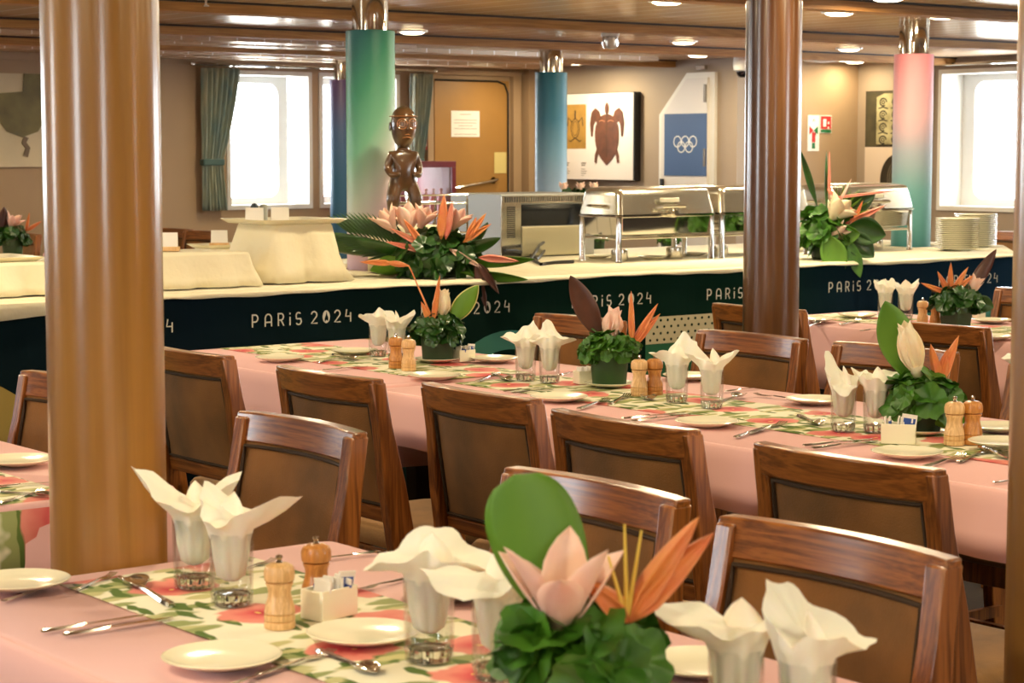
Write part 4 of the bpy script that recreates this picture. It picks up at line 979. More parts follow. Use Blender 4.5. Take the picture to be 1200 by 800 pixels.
# ------------------------------------------------------------------ potted table plants
def foliage(e, R_, zc, hgt, n, seed, size, mi=M_leaf, name='foliage'):
    rnd = random.Random(seed); m = MB()
    for i in range(n):
        a = rnd.uniform(0, 2 * PI); el = math.asin(rnd.uniform(-.5, 1)); rr = rnd.uniform(.72, 1.12)
        d = Vector((math.cos(a) * math.cos(el), math.sin(a) * math.cos(el), math.sin(el)))
        c = Vector((d.x * R_ * rr, d.y * R_ * rr, zc + d.z * hgt * rr)); nr = (d + Vector((rnd.uniform(-.6, .6), rnd.uniform(-.6, .6), rnd.uniform(-.1, .8)))).normalized()
        lobed(m, c, nr, size * rnd.uniform(.7, 1.15), rnd)
        if i % 3 == 0: m.tube([(d.x * R_ * .2, d.y * R_ * .2, zc - hgt * .2), tuple(c)], .0012, 4)
    o = m.build(name, mi, e, angle=80)
    MB().lathe([(R_ * .55, zc - hgt * .35), (R_ * .75, zc), (R_ * .62, zc + hgt * .5), (R_ * .25, zc + hgt * .75), (0, zc + hgt * .8)], 16).build('moss_core', M_darkleaf, e)
    return o
def dirv(az, el):    # az from the picture's sideways direction (0 = towards its right-hand side), el above the horizon
    a = az + VR; return Vector((math.cos(a) * math.cos(el), math.sin(a) * math.cos(el), math.sin(el)))
SIDE = Vector((math.cos(VR), math.sin(VR), 0)); TOW = Vector((math.sin(VR), -math.cos(VR), 0))
def tulip(e, base, d, L, W, mt, n=6, open_=.35, name='flower'):
    m = MB(); d = Vector(d).normalized(); a = d.cross(Vector((.3, .9, .1))).normalized(); b = d.cross(a)
    for k in range(n):
        t = 2 * PI * k / n + (.5 if k % 2 else 0) * .3; out = a * math.cos(t) + b * math.sin(t); sd = d.cross(out)
        op = open_ * (1 if k % 2 else .7)
        petal(m, Vector(base) + out * W * .08, d * math.cos(op * 1.3) + out * math.sin(op * 1.3), sd, L * (1 - .08 * (k % 2)), W * (.72 if open_ < .4 or n > 8 else .56), -op * .9 * 0 + .0, .32, wide=.5, n=8, k=7)
    m.lathe([(0, 0), (W * .16, .002), (W * .2, L * .2), (0, L * .22)], 10, T=Matrix.Translation(Vector(base)) @ d.to_track_quat('Z', 'Y').to_matrix().to_4x4())
    return m.build(name, mt, e, solid=.0008, angle=80)
def heliconia(e, base, fans, mt=None, name='orange_bract'):
    for (d, L, W) in fans:
        m = MB(); dd = Vector(d).normalized(); sd = dd.cross(TOW).normalized()
        petal(m, base, dd, sd, L, W, .0, .55, wide=.3, n=8, k=7); petal(m, Vector(base) + TOW * W * .12, dd, sd, L * .96, W * .7, .0, -.4, wide=.3, n=8, k=7)
        m.build(name, mt or M_orange, e, solid=.001, angle=80)
def bigleaf(e, base, d, L, W, mt=M_bigleaf, side=None, bend=.25, name='broad_leaf', cup=.18, edge=False, wide=.5, twist=0, tip=0., blunt=False):
    m = MB(); petal(m, base, d, side or SIDE, L, W, bend, cup, wide=wide, n=26, k=9, twist=twist, tip=tip, blunt=blunt)
    if edge:
        petal(m, Vector(base) - TOW * .0012, d, side or SIDE, L * 1.02, W * 1.12, bend, cup, 1, wide=wide, n=14, k=9, twist=twist)
    o = m.build(name, [mt, M_cream_leaf], e, solid=.0012, angle=80); return o
def pot_round(e, r, h, mt=M_pot):
    MB().lathe([(0, 0), (r * .86, 0), (r * .9, .004), (r * .97, h * .6), (r, h), (r * .94, h), (r * .9, h * .85), (0, h * .8)], 32).build('pot', mt, e)
def saucer(px, py, label, x=None, s=1.0):
    q = at(px, py, TZ) if x is None else Vector(x); return put(plate, USED, (q.x, q.y, TZ + .0003), 0, label, 'saucer', 'white saucers under the potted plants', s)
def plant(px, py, label, s=1.0, q=None, sl=None, lift=.006):
    q = at(px, py, TZ) if q is None else Vector(q)
    if sl: saucer(0, 0, sl, q, .92)
    e = empty('potted_plant', (q.x, q.y, TZ + (lift if sl else .0005)), 0); tag(e, label, 'potted plant', 'potted flowers on the dining tables'); e.scale = (s,) * 3; return e
# plant A: light green cream-edged leaf
e = plant(513, 424, 'potted herbs with an orange bract, cream tulip and light green cream-edged leaf', 1.0, None, 'white saucer under the plant with the light green leaf')
pot_round(e, .056, .085, M_potd); foliage(e, .076, .1, .052, 70, 11, .031, M_darkleaf)
z = .125
tulip(e, SIDE * .004 + Vector((0, 0, z)), dirv(.4, 1.4), .115, .085, M_petalw, open_=.12, name='cream_tulip')
heliconia(e, -SIDE * .016 + TOW * .04 + Vector((0, 0, z - .01)), [(dirv(.2, 1.42), .17, .02), (dirv(PI, 1.15), .09, .024)])
MB().tube([-SIDE * .022 + TOW * .04 + Vector((0, 0, z + .03)), -SIDE * .06 + Vector((0, 0, z + .11)), -SIDE * .088 + Vector((0, 0, z + .175)), -SIDE * .096 + Vector((0, 0, z + .19))], .0035, 6, r1=.002).build('bract_stem', M_orange, e)
petal(m := MB(), -SIDE * .092 + Vector((0, 0, z + .187)), dirv(PI, .15), Vector((0, 0, 1)), .08, .02, .1, .4); m.build('hooked_bract', M_orange, e, solid=.001)
bigleaf(e, SIDE * .035 + Vector((0, 0, z - .01)), dirv(.1, .93), .165, .06, M_bigleaf, side=(SIDE * .75 - Vector((0, 0, .66))), edge=True, name='cream_edged_leaf', bend=-.1)
# plant B: maroon leaf
e = plant(714, 453, 'potted herbs with a pink torn flower, orange bracts and a tall maroon leaf', 1.0, None, 'white saucer under the plant with the maroon leaf')
pot_round(e, .056, .088, M_pot); foliage(e, .078, .105, .05, 90, 12, .026, M_leaf)
z = .125
tulip(e, SIDE * .002 + Vector((0, 0, z)), dirv(.2, 1.45), .11, .09, M_petal, n=7, open_=.12, name='pink_flower')
heliconia(e, SIDE * .066 + TOW * .01 + Vector((0, 0, z - .012)), [(dirv(1.8, 1.5), .165, .02), (dirv(.2, 1.02), .15, .024), (dirv(.2, .85), .13, .024)])
bigleaf(e, -SIDE * .02 - TOW * .02 + Vector((0, 0, z)), dirv(PI, 1.12), .225, .07, M_redleaf, name='maroon_leaf', bend=-.3, side=(SIDE * .9 + Vector((0, 0, .4))))
# plant C: broad leaf with white tulip
e = plant(1080, 508, 'potted herbs with a cream tulip standing before one broad green leaf', 1.0, None, 'white saucer hidden under the broad leaf plant')
pot_round(e, .05, .06, M_potd); foliage(e, .080, .075, .066, 56, 13, .042, M_leaf)
z = .115
bigleaf(e, -SIDE * .012 - TOW * .015 + Vector((0, 0, z - .01)), dirv(PI, 1.2), .235, .095, M_bigleaf, bend=-.18, wide=.55, side=(SIDE * .95 + Vector((0, 0, .3))))
tulip(e, -SIDE * .014 + TOW * .02 + Vector((0, 0, z + .02)), dirv(PI, 1.3), .145, .09, M_petalw, open_=.08, name='cream_tulip')
bigleaf(e, TOW * .04 + SIDE * .015 + Vector((0, 0, z - .09)), dirv(0, .2), .1, .045, M_bigleaf, bend=-.2)
heliconia(e, SIDE * .045 + Vector((0, 0, z + .005)), [(dirv(.2, 1.2), .125, .026), (dirv(PI, 1.3), .1, .026), (dirv(.2, 1.38), .085, .026)])
# plant D: closest, tulip and broad leaf
qd = at(683, 779, TZ + .105); e = plant(0, 0, 'large potted herbs with an open pink tulip and a rounded broad leaf, closest plant', 1.12, (qd.x, qd.y, 0), None)
pot_round(e, .058, .092, M_pot); foliage(e, .070, .112, .04, 44, 14, .042, M_leaf)
z = .132
bigleaf(e, -SIDE * .004 - TOW * .03 + Vector((0, 0, z - .03)), dirv(PI, 1.22), .195, .098, M_bigleaf, bend=.12, wide=.66, cup=.1, name='broad_leaf', side=SIDE + Vector((0, 0, .2)), blunt=True)
tulip(e, -SIDE * .022 + TOW * .03 + Vector((0, 0, z)), dirv(PI / 2 - .3 + PI, 1.5), .112, .085, M_petal, n=6, open_=.55, name='pink_tulip')
heliconia(e, SIDE * .046 + TOW * .022 + Vector((0, 0, z + .012)), [(dirv(.1, .98), .128, .028), (dirv(.1, .8), .125, .03), (dirv(PI, .75), .062, .026)], M_orange)
for aa, ll in ((1.6, .1), (1.42, .095), (1.85, .07)):
    m = MB().tube([SIDE * .044 + TOW * .022 + Vector((0, 0, z + .012)), SIDE * .044 + TOW * .022 + Vector((0, 0, z + .012)) + dirv(0, aa) * ll], .003, 6, r1=.0012); m.build('stamen', M_yellow, e)
# plant E: square dark pot by the buffet
e = plant(1120, 385, 'leafy plant with star shaped orange bracts in a dark square pot', 1.0)
MB().loft([[(x, y, zz) for x, y in rrect(-w_, w_, -w_, w_, .004, 2)] for w_, zz in ((.04, 0), (.046, .075))]).build('square_pot', M_potd, e); foliage(e, .085, .11, .05, 80, 15, .036, M_darkleaf)
z = .14
heliconia(e, -SIDE * .02 + Vector((0, 0, z - .01)), [(dirv(0, a), L, .024) for a, L in ((2.75, .13), (1.6, .13), (2.1, .11), (1.05, .13), (.75, .12))])
tulip(e, SIDE * .05 + Vector((0, 0, z - .01)), dirv(.2, 1.1), .09, .06, M_petal, open_=.3, name='pink_flower')
bigleaf(e, SIDE * .05 + Vector((0, 0, z)), dirv(.15, .98), .21, .055, M_redleaf, name='maroon_leaf', side=(SIDE * .8 - Vector((0, 0, .5))), wide=.4)
bigleaf(e, SIDE * .06 + Vector((0, 0, z - .03)), dirv(0, -.3), .09, .07, M_darkleaf, name='drooping_leaf')

# ------------------------------------------------------------------ things on the buffet counter
def on(px, py, dz=0): q = at(px, py, HC + dz); q.z = HC + dz + .002; return q
# cloth-covered risers
def riser(name, x0, x1, y0, y1, h, flare, label, seed=0, topping=None):
    e = empty(name, (x0, y0, HC + .003)); tag(e, label, 'display riser', 'cloth covered risers on the buffet')
    W, D = x1 - x0, y1 - y0; rnd = random.Random(seed); n = 12
    MB().box(.03, W - .03, .03, D - .03, 0, h - .006).build('box', M_dark, e, smooth=False)
    def ring(off, z, wav, r=.012):
        pts = rrect(-off, W + off, -off * .4, D + off * .4, r + off * .3, 4); P_ = pts + [pts[0]]; out = []
        for i in range(len(pts)):
            p, q = Vector(P_[i]), Vector(P_[i + 1]); k = n if (q - p).length > .05 else 1
            for j in range(k):
                v = p + (q - p) * j / k; t = v.x * 31 + v.y * 27 + seed; c = Vector((W / 2, D / 2)); nn = (v - c).normalized(); s_ = wav * (math.sin(t) + .5 * math.sin(2.1 * t)); out.append((v.x + nn.x * s_, v.y + nn.y * s_, z + abs(s_) * .15))
        return out
    # rings share a layout because the long edges stay longer than .05
    R_ = [ring(0, h, 0), ring(.006, h - .008, .001), ring(flare * .35, h * .62, .008), ring(flare * .7, h * .28, .016), ring(flare, .004, .02)]
    m = MB().loft(R_, cap0=False, cap1=False); m.add(R_[0], [tuple(range(len(R_[0])))])
    m.build('draped_cloth', M_cream, e, solid=.003, angle=70); return e
riser('cloth_riser', 3.62, 4.17, 6.98, 7.34, .135, .05, 'low box under cream cloth on the buffet beside the honey pillar', 1)
riser('cloth_riser', 4.35, 4.60, 7.05, 7.36, .235, .095, 'tall flared stand under cream cloth with a tray and name cards on top', 2)
riser('cloth_riser', 2.98, 3.42, 7.0, 7.5, .12, .06, 'low cream cloth box at the picture edge of the buffet, before the pink flowers', 3)
riser('cloth_riser', 4.55, 4.74, 7.9, 8.08, .10, .03, 'cream cloth step behind the tall flared stand, holding one name card', 4)
def tray(x0, x1, y0, y1, z, label):
    m = MB(); m.loft([[(x, y, zz) for x, y in rrect(x0 + i, x1 - i, y0 + i, y1 - i, .02, 4)] for i, zz in ((.025, 0), (.003, .016), (0, .018), (.012, .017), (.03, .006))])
    o = m.build('serving_tray', M_china, loc=(0, 0, z + .002)); tag(o, label, 'tray', 'cream serving trays on the buffet')
zt = HC + .003
tray(4.27, 4.67, 7.02, 7.39, zt + .235, 'cream tray on top of the tall flared stand')
tray(4.51, 4.77, 7.88, 8.1, zt + .10, 'cream tray with a name card on the step behind the tall stand')
tray(3.06, 3.37, 7.08, 7.4, zt + .12, 'square cream tray on the low box at the picture edge')
def card(X, Y, zb, label, base=True):
    q = Vector((X, Y, zb)); e = empty('name_card', (q.x, q.y, zb + .001), VR); tag(e, label, 'name card', 'blank name cards on the buffet')
    if base: MB().box(-.042, .042, -.02, .02, 0, .018).build('wooden_base', M_mill, e, smooth=False, bevel=.002)
    z = .018 if base else 0
    MB().loft([[(-.036, -.012, z), (-.036, 0, z + .055), (-.036, .012, z), (-.036, .010, z), (-.036, 0, z + .05), (-.036, -.010, z)], [(.036, -.012, z), (.036, 0, z + .055), (.036, .012, z), (.036, .010, z), (.036, 0, z + .05), (.036, -.010, z)]]).build('folded_card', M_wallp, e, smooth=False)
card(4.33, 7.2, zt + .245, 'cream name card on the tall stand, on the side of the honey pillar', False)
card(4.45, 7.2, zt + .245, 'cream name card on the tall stand, closer to the purple column', False)
card(4.63, 8.0, zt + .106, 'cream name card on a wooden base behind the tall stand')
card(3.94, 7.2, zt + .137, 'cream name card on a wooden base touching the honey pillar')
card(3.905, 8.25, zt, 'cream name card on a wooden base beside the pink flowers')
o = MB().lathe([(0, 0), (.016, 0), (.018, .01), (.018, .05), (.012, .065), (0, .07)], 16).build('pepper_grinder', mat('dark_blue_plastic', (24, 40, 52), .4), loc=(4.39, 7.3, zt + .247)); tag(o, 'small dark blue grinder between the name cards on the tall stand', 'grinder')
o = MB().lathe([(0, 0), (.016, 0), (.017, .05), (.014, .062), (0, .064)], 16).build('salt_shaker', mat('grey_plastic', (150, 152, 146), .4), loc=(4.44, 7.31, zt + .247)); tag(o, 'small grey shaker beside the dark grinder on the tall stand', 'shaker')
e = empty('display_tablet', (3.55, 7.6, HC + .003)); tag(e, 'small dark framed tablet lying tilted near the honey pillar', 'tablet')
MB().box(-.06, .06, -.04, .04, 0, .008, 0, Matrix.Translation((0, 0, .03)) @ Matrix.Rotation(R(28), 4, 'X')).box(-.05, .05, -.033, .033, .008, .009, 1, Matrix.Translation((0, 0, .03)) @ Matrix.Rotation(R(28), 4, 'X')).box(-.01, .01, .0, .03, 0, .03, 0).build('frame', [M_dark, mat('grey_screen', (130, 122, 124), .3)], e, smooth=False)

# carved statue on its cloth pedestal
q = on(474, 306); q = Vector((5.20, 7.36, HC + .003))
riser('cloth_riser', 5.08, 5.34, 7.24, 7.50, .205, .012, 'square cream cloth pedestal under the carved statue', 5)
st = empty('carved_statue', (5.18, 7.37, zt + .207), AZ - R(90) + R(22)); st.scale = (.95, .95, 1.05); tag(st, 'dark carved wooden figure with large round eyes and bent knees', 'statue')
def skin(name, joints, edges, m, parent, sub=2):
    me = bpy.data.meshes.new(name); me.from_pydata([j[0] for j in joints], edges, []); o = bpy.data.objects.new(name, me); COL.objects.link(o); o.parent = parent
    sk_ = o.modifiers.new('s', 'SKIN'); sk_.use_smooth_shade = True
    for i, j in enumerate(joints):
        r = j[1]; me.skin_vertices[0].data[i].radius = r if isinstance(r, tuple) else (r, r)
    me.skin_vertices[0].data[0].use_root = True
    o.modifiers.new('u', 'SUBSURF').levels = sub; o.modifiers['u'].render_levels = sub
    me.materials.append(m); return o
J = [((0, 0, .175), (.052, .046)), ((0, 0, .225), (.05, .044)), ((0, .0, .275), (.05, .038)), ((0, 0, .305), (.03, .03)), ((0, 0, .33), (.024, .026)),
     ((-.04, .004, .165), .034), ((-.058, -.02, .105), .033), ((-.044, .012, .05), .027), ((-.044, .004, .012), .024), ((-.044, -.026, .008), .014),
     ((.04, .004, .165), .034), ((.058, -.02, .105), .033), ((.044, .012, .05), .027), ((.044, .004, .012), .024), ((.044, -.026, .008), .014),
     ((-.058, .004, .285), .024), ((-.078, .002, .235), .018), ((-.066, -.03, .205), .015), ((-.028, -.05, .212), .012),
     ((.058, .004, .285), .024), ((.078, .002, .235), .018), ((.066, -.03, .205), .015), ((.028, -.05, .212), .012)]
Ed = [(0, 1), (1, 2), (2, 3), (3, 4), (0, 5), (5, 6), (6, 7), (7, 8), (8, 9), (0, 10), (10, 11), (11, 12), (12, 13), (13, 14), (2, 15), (15, 16), (16, 17), (17, 18), (2, 19), (19, 20), (20, 21), (21, 22)]
skin('body', J, Ed, M_bronze, st)
hd = []
for i in range(15):
    t = i / 14; z = .312 + .178 * t
    wx = .060 * max(.02, 1 - abs(2 * t - 1) ** 2.3) ** .5 * (.80 + .26 * t); wy = .064 * max(.02, 1 - abs(2 * t - 1) ** 2.3) ** .5 * (.86 + .2 * t)
    hd.append([(wx * math.cos(2 * PI * j / 28), -.004 + wy * math.sin(2 * PI * j / 28) * (1.05 if math.sin(2 * PI * j / 28) < 0 else 1), z) for j in range(28)])
head = MB().loft(hd).build('head', M_bronze, st)
def torus(rx, rz, r, c, T=None, n=24): 
    pts = [(c[0] + rx * math.cos(2 * PI * k / n), c[1], c[2] + rz * math.sin(2 * PI * k / n)) for k in range(n + 1)]
    return pts
M_carve = mat('carved_ridge', (150, 98, 56), .3, coat=.6)
for sx in (-1, 1):
    T = Matrix.Translation((sx * .025, -.060, .415)) @ Matrix.Rotation(sx * R(24), 4, 'Z')
    m = MB(); m.tube([T @ Vector(p) for p in torus(.023, .021, 0, (0, 0, 0))], .003, 6, caps=False); m.tube([T @ Vector(p) for p in torus(.014, .012, 0, (0, 0, 0))], .0022, 6, caps=False); m.build('eye', M_carve, st)
    m = MB().lathe([(.0, -.004), (.012, -.003), (.014, 0), (.012, .003), (0, .004)], 14, T=Matrix.Translation((sx * .060, .006, .405)) @ Matrix.Rotation(R(90), 4, 'Y') @ Matrix.Diagonal((1.4, .8, 1, 1))); m.build('ear', M_bronze, st)
m = MB().tube([(0, -.062, .425), (0, -.072, .402), (0, -.070, .392)], .006, 8, r1=.009); m.build('nose', M_bronze, st)
m = MB()
for dz in (0, .011): m.tube([(.034 * math.sin(a), -.001 - .062 * math.cos(a), .362 + dz - .006 * abs(math.sin(a))) for a in [(-1.1 + 2.2 * k / 12) for k in range(13)]], .003, 6)
m.build('lips', M_carve, st)
m = MB().tube([(.062 * math.cos(a), -.004 + .067 * math.sin(a), .447) for a in [2 * PI * k / 30 for k in range(31)]], .0022, 6, caps=False); m.build('brow_band', M_carve, st)
MB().lathe([(0, -.02), (.055, -.02), (.058, -.004), (0, 0)], 20, T=Matrix.Translation((0, 0, .002))).build('foot_base', M_bronze, st)

# steel bread oven
ov = empty('counter_oven', (6.28, 8.10, HC + .003)); tag(ov, 'boxy stainless counter oven with vents, a dark window and a pull-down panel', 'oven')
OW, OD, OH = .60, .42, .315
MB().box(0, OW, .0, OD, .0, OH).build('body', M_brush, ov, smooth=False, bevel=.004)
m = MB().box(-.0, OW, -.006, 0, .27, .305, 0)
for k in range(38): m.box(.02 + k * .015, .026 + k * .015, -.008, -.006, .275, .302, 1)
m.build('top_grille', [M_steel, M_black], ov, smooth=False)
m = MB().box(.0, .123, -.005, 0, .0, .27, 0)
for k in range(16): m.box(.035, .085, -.007, -.005, .10 + k * .0098, .1052 + k * .0098, 1)
m.build('side_vent', [M_steel, M_black], ov, smooth=False)
MB().box(.125, .52, -.004, 0, .155, .262).build('window', mat('oven_window', (14, 18, 24), .08), ov, smooth=False, bevel=.002)
MB().box(.127, .518, -.01, 0, .006, .152).build('door_panel', mat('warm_steel', (206, 198, 168), .3, .75), ov, smooth=False, bevel=.003)
MB().box(.522, .6, -.005, 0, 0, .27).build('edge_panel', M_brush, ov, smooth=False, bevel=.002)
m = MB().tube([on(592, 306) + Vector((0, 0, .05)), on(604, 305) + Vector((0, 0, .045)), on(618, 300) + Vector((0, 0, .012)), on(630, 306) + Vector((0, 0, .008)), on(640, 300) + Vector((0, 0, .035)), on(648, 300) + Vector((0, 0, .075)), on(644, 300) + Vector((0, 0, .09)), on(632, 302) + Vector((0, 0, .06)), on(622, 307) + Vector((0, 0, .012)), on(634, 312) + Vector((0, 0, .008)), on(650, 310) + Vector((0, 0, .008)), on(672, 309) + Vector((0, 0, .008))], .008, 8)
o = m.build('power_cable', M_black); tag(o, 'looped black cable lying on the cream cloth before the steel oven', 'cable')

# wire rack
wr = empty('wire_rack', (5.50, 7.95, HC + .003), R(0)); tag(wr, 'chrome wire rack standing between the statue and the steel oven', 'wire rack')
a, b = .46, .26
for x in (0, a):
    for y in (0, b): MB().tube([(x, y, 0), (x, y, .3)], .005, 8).build('post', M_chrome, wr)
for z in (.14, .22, .28):
    m = MB().tube([(0, 0, z), (a, 0, z), (a, b, z), (0, b, z), (0, 0, z)], .0045, 6)
    for k in range(1, 9): m.tube([(a * k / 9, 0, z), (a * k / 9, b, z)], .002, 5)
    m.build('shelf', M_chrome, wr)
MB().tube([(.0, 0, .3), (.0, 0, .32), (a, 0, .32), (a, 0, .3)], .0045, 6).build('guard_rail', M_chrome, wr)

# chafing dishes
def make_chafer():
    e = empty('chafing_dish', (0, 0, 0)); W_, D_, zf = .60, .27, .225
    for x in (0, W_):
        for y in (0, D_): MB().lathe([(.0, 0), (.017, 0), (.015, .006), (.0135, .012), (.0135, zf), (0, zf)], 16, cx=x, cy=y).build('leg', M_chrome, e)
    m = MB()
    for z in (zf - .005, .12): m.tube([(0, 0, z), (W_, 0, z), (W_, D_, z), (0, D_, z), (0, 0, z)], .006, 8)
    m.build('frame_rail', M_chrome, e)
    def rr(i, z, r=.03): return [(x, y, z) for x, y in rrect(-.02 + i, W_ + .02 - i, -.02 + i, D_ + .02 - i, r, 5)]
    MB().loft([rr(.03, .135), rr(.02, .14), rr(.012, zf), rr(-.003, zf + .004), rr(-.003, zf + .012), rr(.006, zf + .014)]).build('water_pan', M_chrome, e)
    n = 10; rings = []
    for i in range(n + 1):
        t = i / n; z = zf + .016 + (.118 * min(1, t * 2) ** 1 if t < .5 else .118 + .022 * math.sin((t - .5) * PI)); k = .03 * min(1, 2 * t) + (.13 * (1 - math.cos((t - .5) * PI)) if t > .5 else 0); rings.append([(x, y, z) for x, y in rrect(-.018 + k * .6, W_ + .018 - k * .6, -.018 + k * .8, D_ + .018 - k * .8, .028, 5)])
    MB().loft(rings).build('lid', mat('satin_lid_steel', (232, 228, 214), .2, .95), e, angle=60)
    hh = MB().tube([(W_ * .38, -.022, zf + .05), (W_ * .38, -.055, zf + .055), (W_ * .62, -.055, zf + .055), (W_ * .62, -.022, zf + .05)], .009, 8); hh.build('lid_handle', M_chrome, e)
    MB().box(W_ * .4, W_ * .6, -.03, -.018, zf + .075, zf + .098).build('name_plate', M_china, e, bevel=.002)
    m = MB().lathe([(0, 0), (.022, 0), (.022, .03), (.014, .034), (.014, .05), (0, .05)], 16, T=Matrix.Translation((W_ / 2, -.026, zf + .02)) @ Matrix.Rotation(R(90), 4, 'X')); m.build('lid_hinge', M_steel, e)
    for x in (.12, W_ - .12):
        MB().lathe([(0, .0), (.04, 0), (.042, .01), (.04, .055), (.03, .06), (0, .06)], 20, cx=x, cy=D_ / 2).build('fuel_burner', M_steel, e)
    for x in (-.035, W_ + .035): MB().tube([(x - (.0 if x > 0 else -.02), D_ * .3, zf + .06), (x, D_ * .3, zf + .06), (x, D_ * .7, zf + .06), (x + (-.02 if x > 0 else .02), D_ * .7, zf + .06)], .007, 8).build('side_handle', M_chrome, e)
    return e
cf = make_chafer()
for x, y, l in ((6.46, 7.42, 'shiny steel chafing dish next to the bread oven'), (7.14, 7.43, 'shiny steel chafing dish partly hidden by the brown varnished pillar'), (7.94, 7.44, 'shiny steel chafing dish beside the pink column and the plate stacks')):
    put(cf, USED, (x, y, HC + .003), 0, l, 'chafing dish', 'steel chafing dishes in a row on the buffet', (1, 1, .94))

# stacks of dinner plates
def make_dinner():
    return tag(MB().lathe([(0, 0), (.066, 0), (.07, .003), (.1, .010), (.116, .0145), (.116, .017), (.1, .0135), (.068, .0065), (0, .006)], 40, cap0=False, cap1=False).build('dinner_plate', M_china), cat='plate')
dp = make_dinner()
def stack(x, y, n, g, where):
    for k in range(n):
        l = ('topmost dinner plate of ' if k == n - 1 else 'lowest dinner plate of ' if k == 0 else 'stacked white dinner plate inside ') + where
        put(dp, USED, (x + random.uniform(-.002, .002), y, HC + .003 + k * .0104), random.random() * 6, l, 'plate', g)
stack(8.68, 7.23, 16, 'front stack of dinner plates', 'the front stack beside the pink column')
stack(9.06, 7.42, 17, 'rear stack of dinner plates', 'the rear stack under the large window')
stack(8.66, 8.05, 13, 'plates behind the chafing dish', 'the stack seen through the legs of the end chafing dish')

# big flower arrangement on the buffet
def spike(e, base, d, L, W, mt, name='bract', cup=.5, bend=0):
    m = MB(); dd = Vector(d).normalized(); sd = dd.cross(TOW)
    sd = sd.normalized() if sd.length > .1 else SIDE
    petal(m, base, dd, sd, L, W, bend, cup, wide=.3, n=8, k=7); petal(m, base, dd, sd, L * .97, W * .8, bend, -cup * .6, wide=.3, n=8, k=7)
    return m.build(name, mt, e, solid=.001, angle=80)
qa = on(512, 318); qa.x, qa.y = at(512, 327, HC).x + .06, at(512, 327, HC).y + .09
fa = empty('flower_arrangement', (qa.x, qa.y, HC + .003)); tag(fa, 'wide tropical flower arrangement with a palm frond, below the carved statue', 'flower arrangement')
MB().lathe([(0, 0), (.06, 0), (.075, .01), (.085, .07), (.08, .075), (0, .07)], 24).build('bowl', M_potd, fa)
fa.scale = (1.3, 1.3, 1.25)
foliage(fa, .13, .06, .09, 90, 21, .036, M_darkleaf)
def V(dx, dz, tow=0): return SIDE * dx + TOW * tow + Vector((0, 0, dz))
# palm frond reaching up and to the side, leaflet by leaflet
m = MB(); sp0, sp1 = V(-.05, .06), V(-.26, .14, .04)
m.tube([sp0, (sp0 + sp1) / 2 + Vector((0, 0, .015)), sp1], .003, 6, r1=.001)
for k in range(15):
    t = .1 + .9 * k / 14; b0 = sp0 + (sp1 - sp0) * t + Vector((0, 0, .06 * t * (1 - t)))
    for up in (1, -1):
        th = R(158) - up * R(42 - 24 * t); d = SIDE * math.cos(th) + Vector((0, 0, math.sin(th))) + TOW * .15
        petal(m, b0, d, SIDE * -math.sin(th) + Vector((0, 0, math.cos(th))) + TOW * .3, .14 * (1 - .35 * abs(t - .4)), .013, -.12 * up, .3, wide=.4, n=5, k=3)
m.build('palm_frond', M_darkleaf, fa, solid=.0006)
for b, d, L, W, mt, nm in (((-.06, .03, .08), dirv(PI, .05), .34, .08, M_darkleaf, 'broad_leaf'), ((-.08, .06, .04), dirv(PI, -.15), .13, .09, M_bigleaf, 'broad_leaf'), ((.0, .1, .04), dirv(PI - .5, -.35), .12, .08, M_darkleaf, 'broad_leaf'),
                           ((.06, .05, .05), dirv(0, .08), .26, .05, M_bigleaf, 'striped_leaf'), ((.08, .07, .02), dirv(0, -.08), .22, .045, M_bigleaf, 'striped_leaf'), ((.05, .02, .08), dirv(0, .35), .17, .06, M_darkleaf, 'broad_leaf'),
                           ((.02, .1, .02), dirv(PI / 2 * 3, -.7), .1, .1, M_darkleaf, 'drooping_leaf'), ((-.02, .0, .1), dirv(PI - .9, .9), .12, .05, M_bigleaf, 'broad_leaf'), ((.1, .0, .1), dirv(.3, .9), .11, .05, M_darkleaf, 'broad_leaf')):
    bigleaf(fa, V(b[0], b[2], b[1]), d, L, W, mt, side=Vector((0, 0, .75)) + TOW * .6, bend=.1, name=nm)
for b, d, L, W in (((-.13, .15), dirv(PI, 1.0), .1, .05), ((-.085, .15), dirv(1.8, 1.2), .105, .07), ((-.05, .165), dirv(.2, 1.25), .085, .06), ((.055, .16), dirv(.5, 1.1), .085, .05)):
    tulip(fa, V(b[0], b[1], .04), d, L, W, M_petal, n=9, open_=.5, name='pink_ginger_flower')
for b, d, L, W, mt in (((.02, .13), dirv(0, 1.5), .15, .034, M_orange), ((.035, .13), dirv(.2, 1.4), .13, .026, M_coral), ((.095, .12), dirv(0, .95), .12, .022, M_orange), ((.1, .12), dirv(0, 1.2), .09, .022, M_orange), ((.09, .12), dirv(0, .6), .11, .02, M_orange),
                       ((-.03, .10), dirv(PI, .95), .12, .024, M_orange), ((-.02, .1), dirv(PI, .5), .14, .022, M_coral), ((-.03, .09), dirv(PI, .25), .13, .022, M_coral), ((.02, .07), dirv(PI, .75), .1, .022, M_bigleaf),
                       ((.045, .1), dirv(0, -.55), .13, .024, M_petal), ((.14, .07), dirv(0, -.1), .13, .026, M_coral), ((.14, .05), dirv(0, -1.0), .12, .03, M_redleaf), ((.13, .05), dirv(.2, -1.35), .16, .032, M_redleaf), ((-.13, .05), dirv(PI, .05), .11, .02, M_orange)):
    spike(fa, V(b[0], b[1], .09), d, L, W, mt, 'bract')
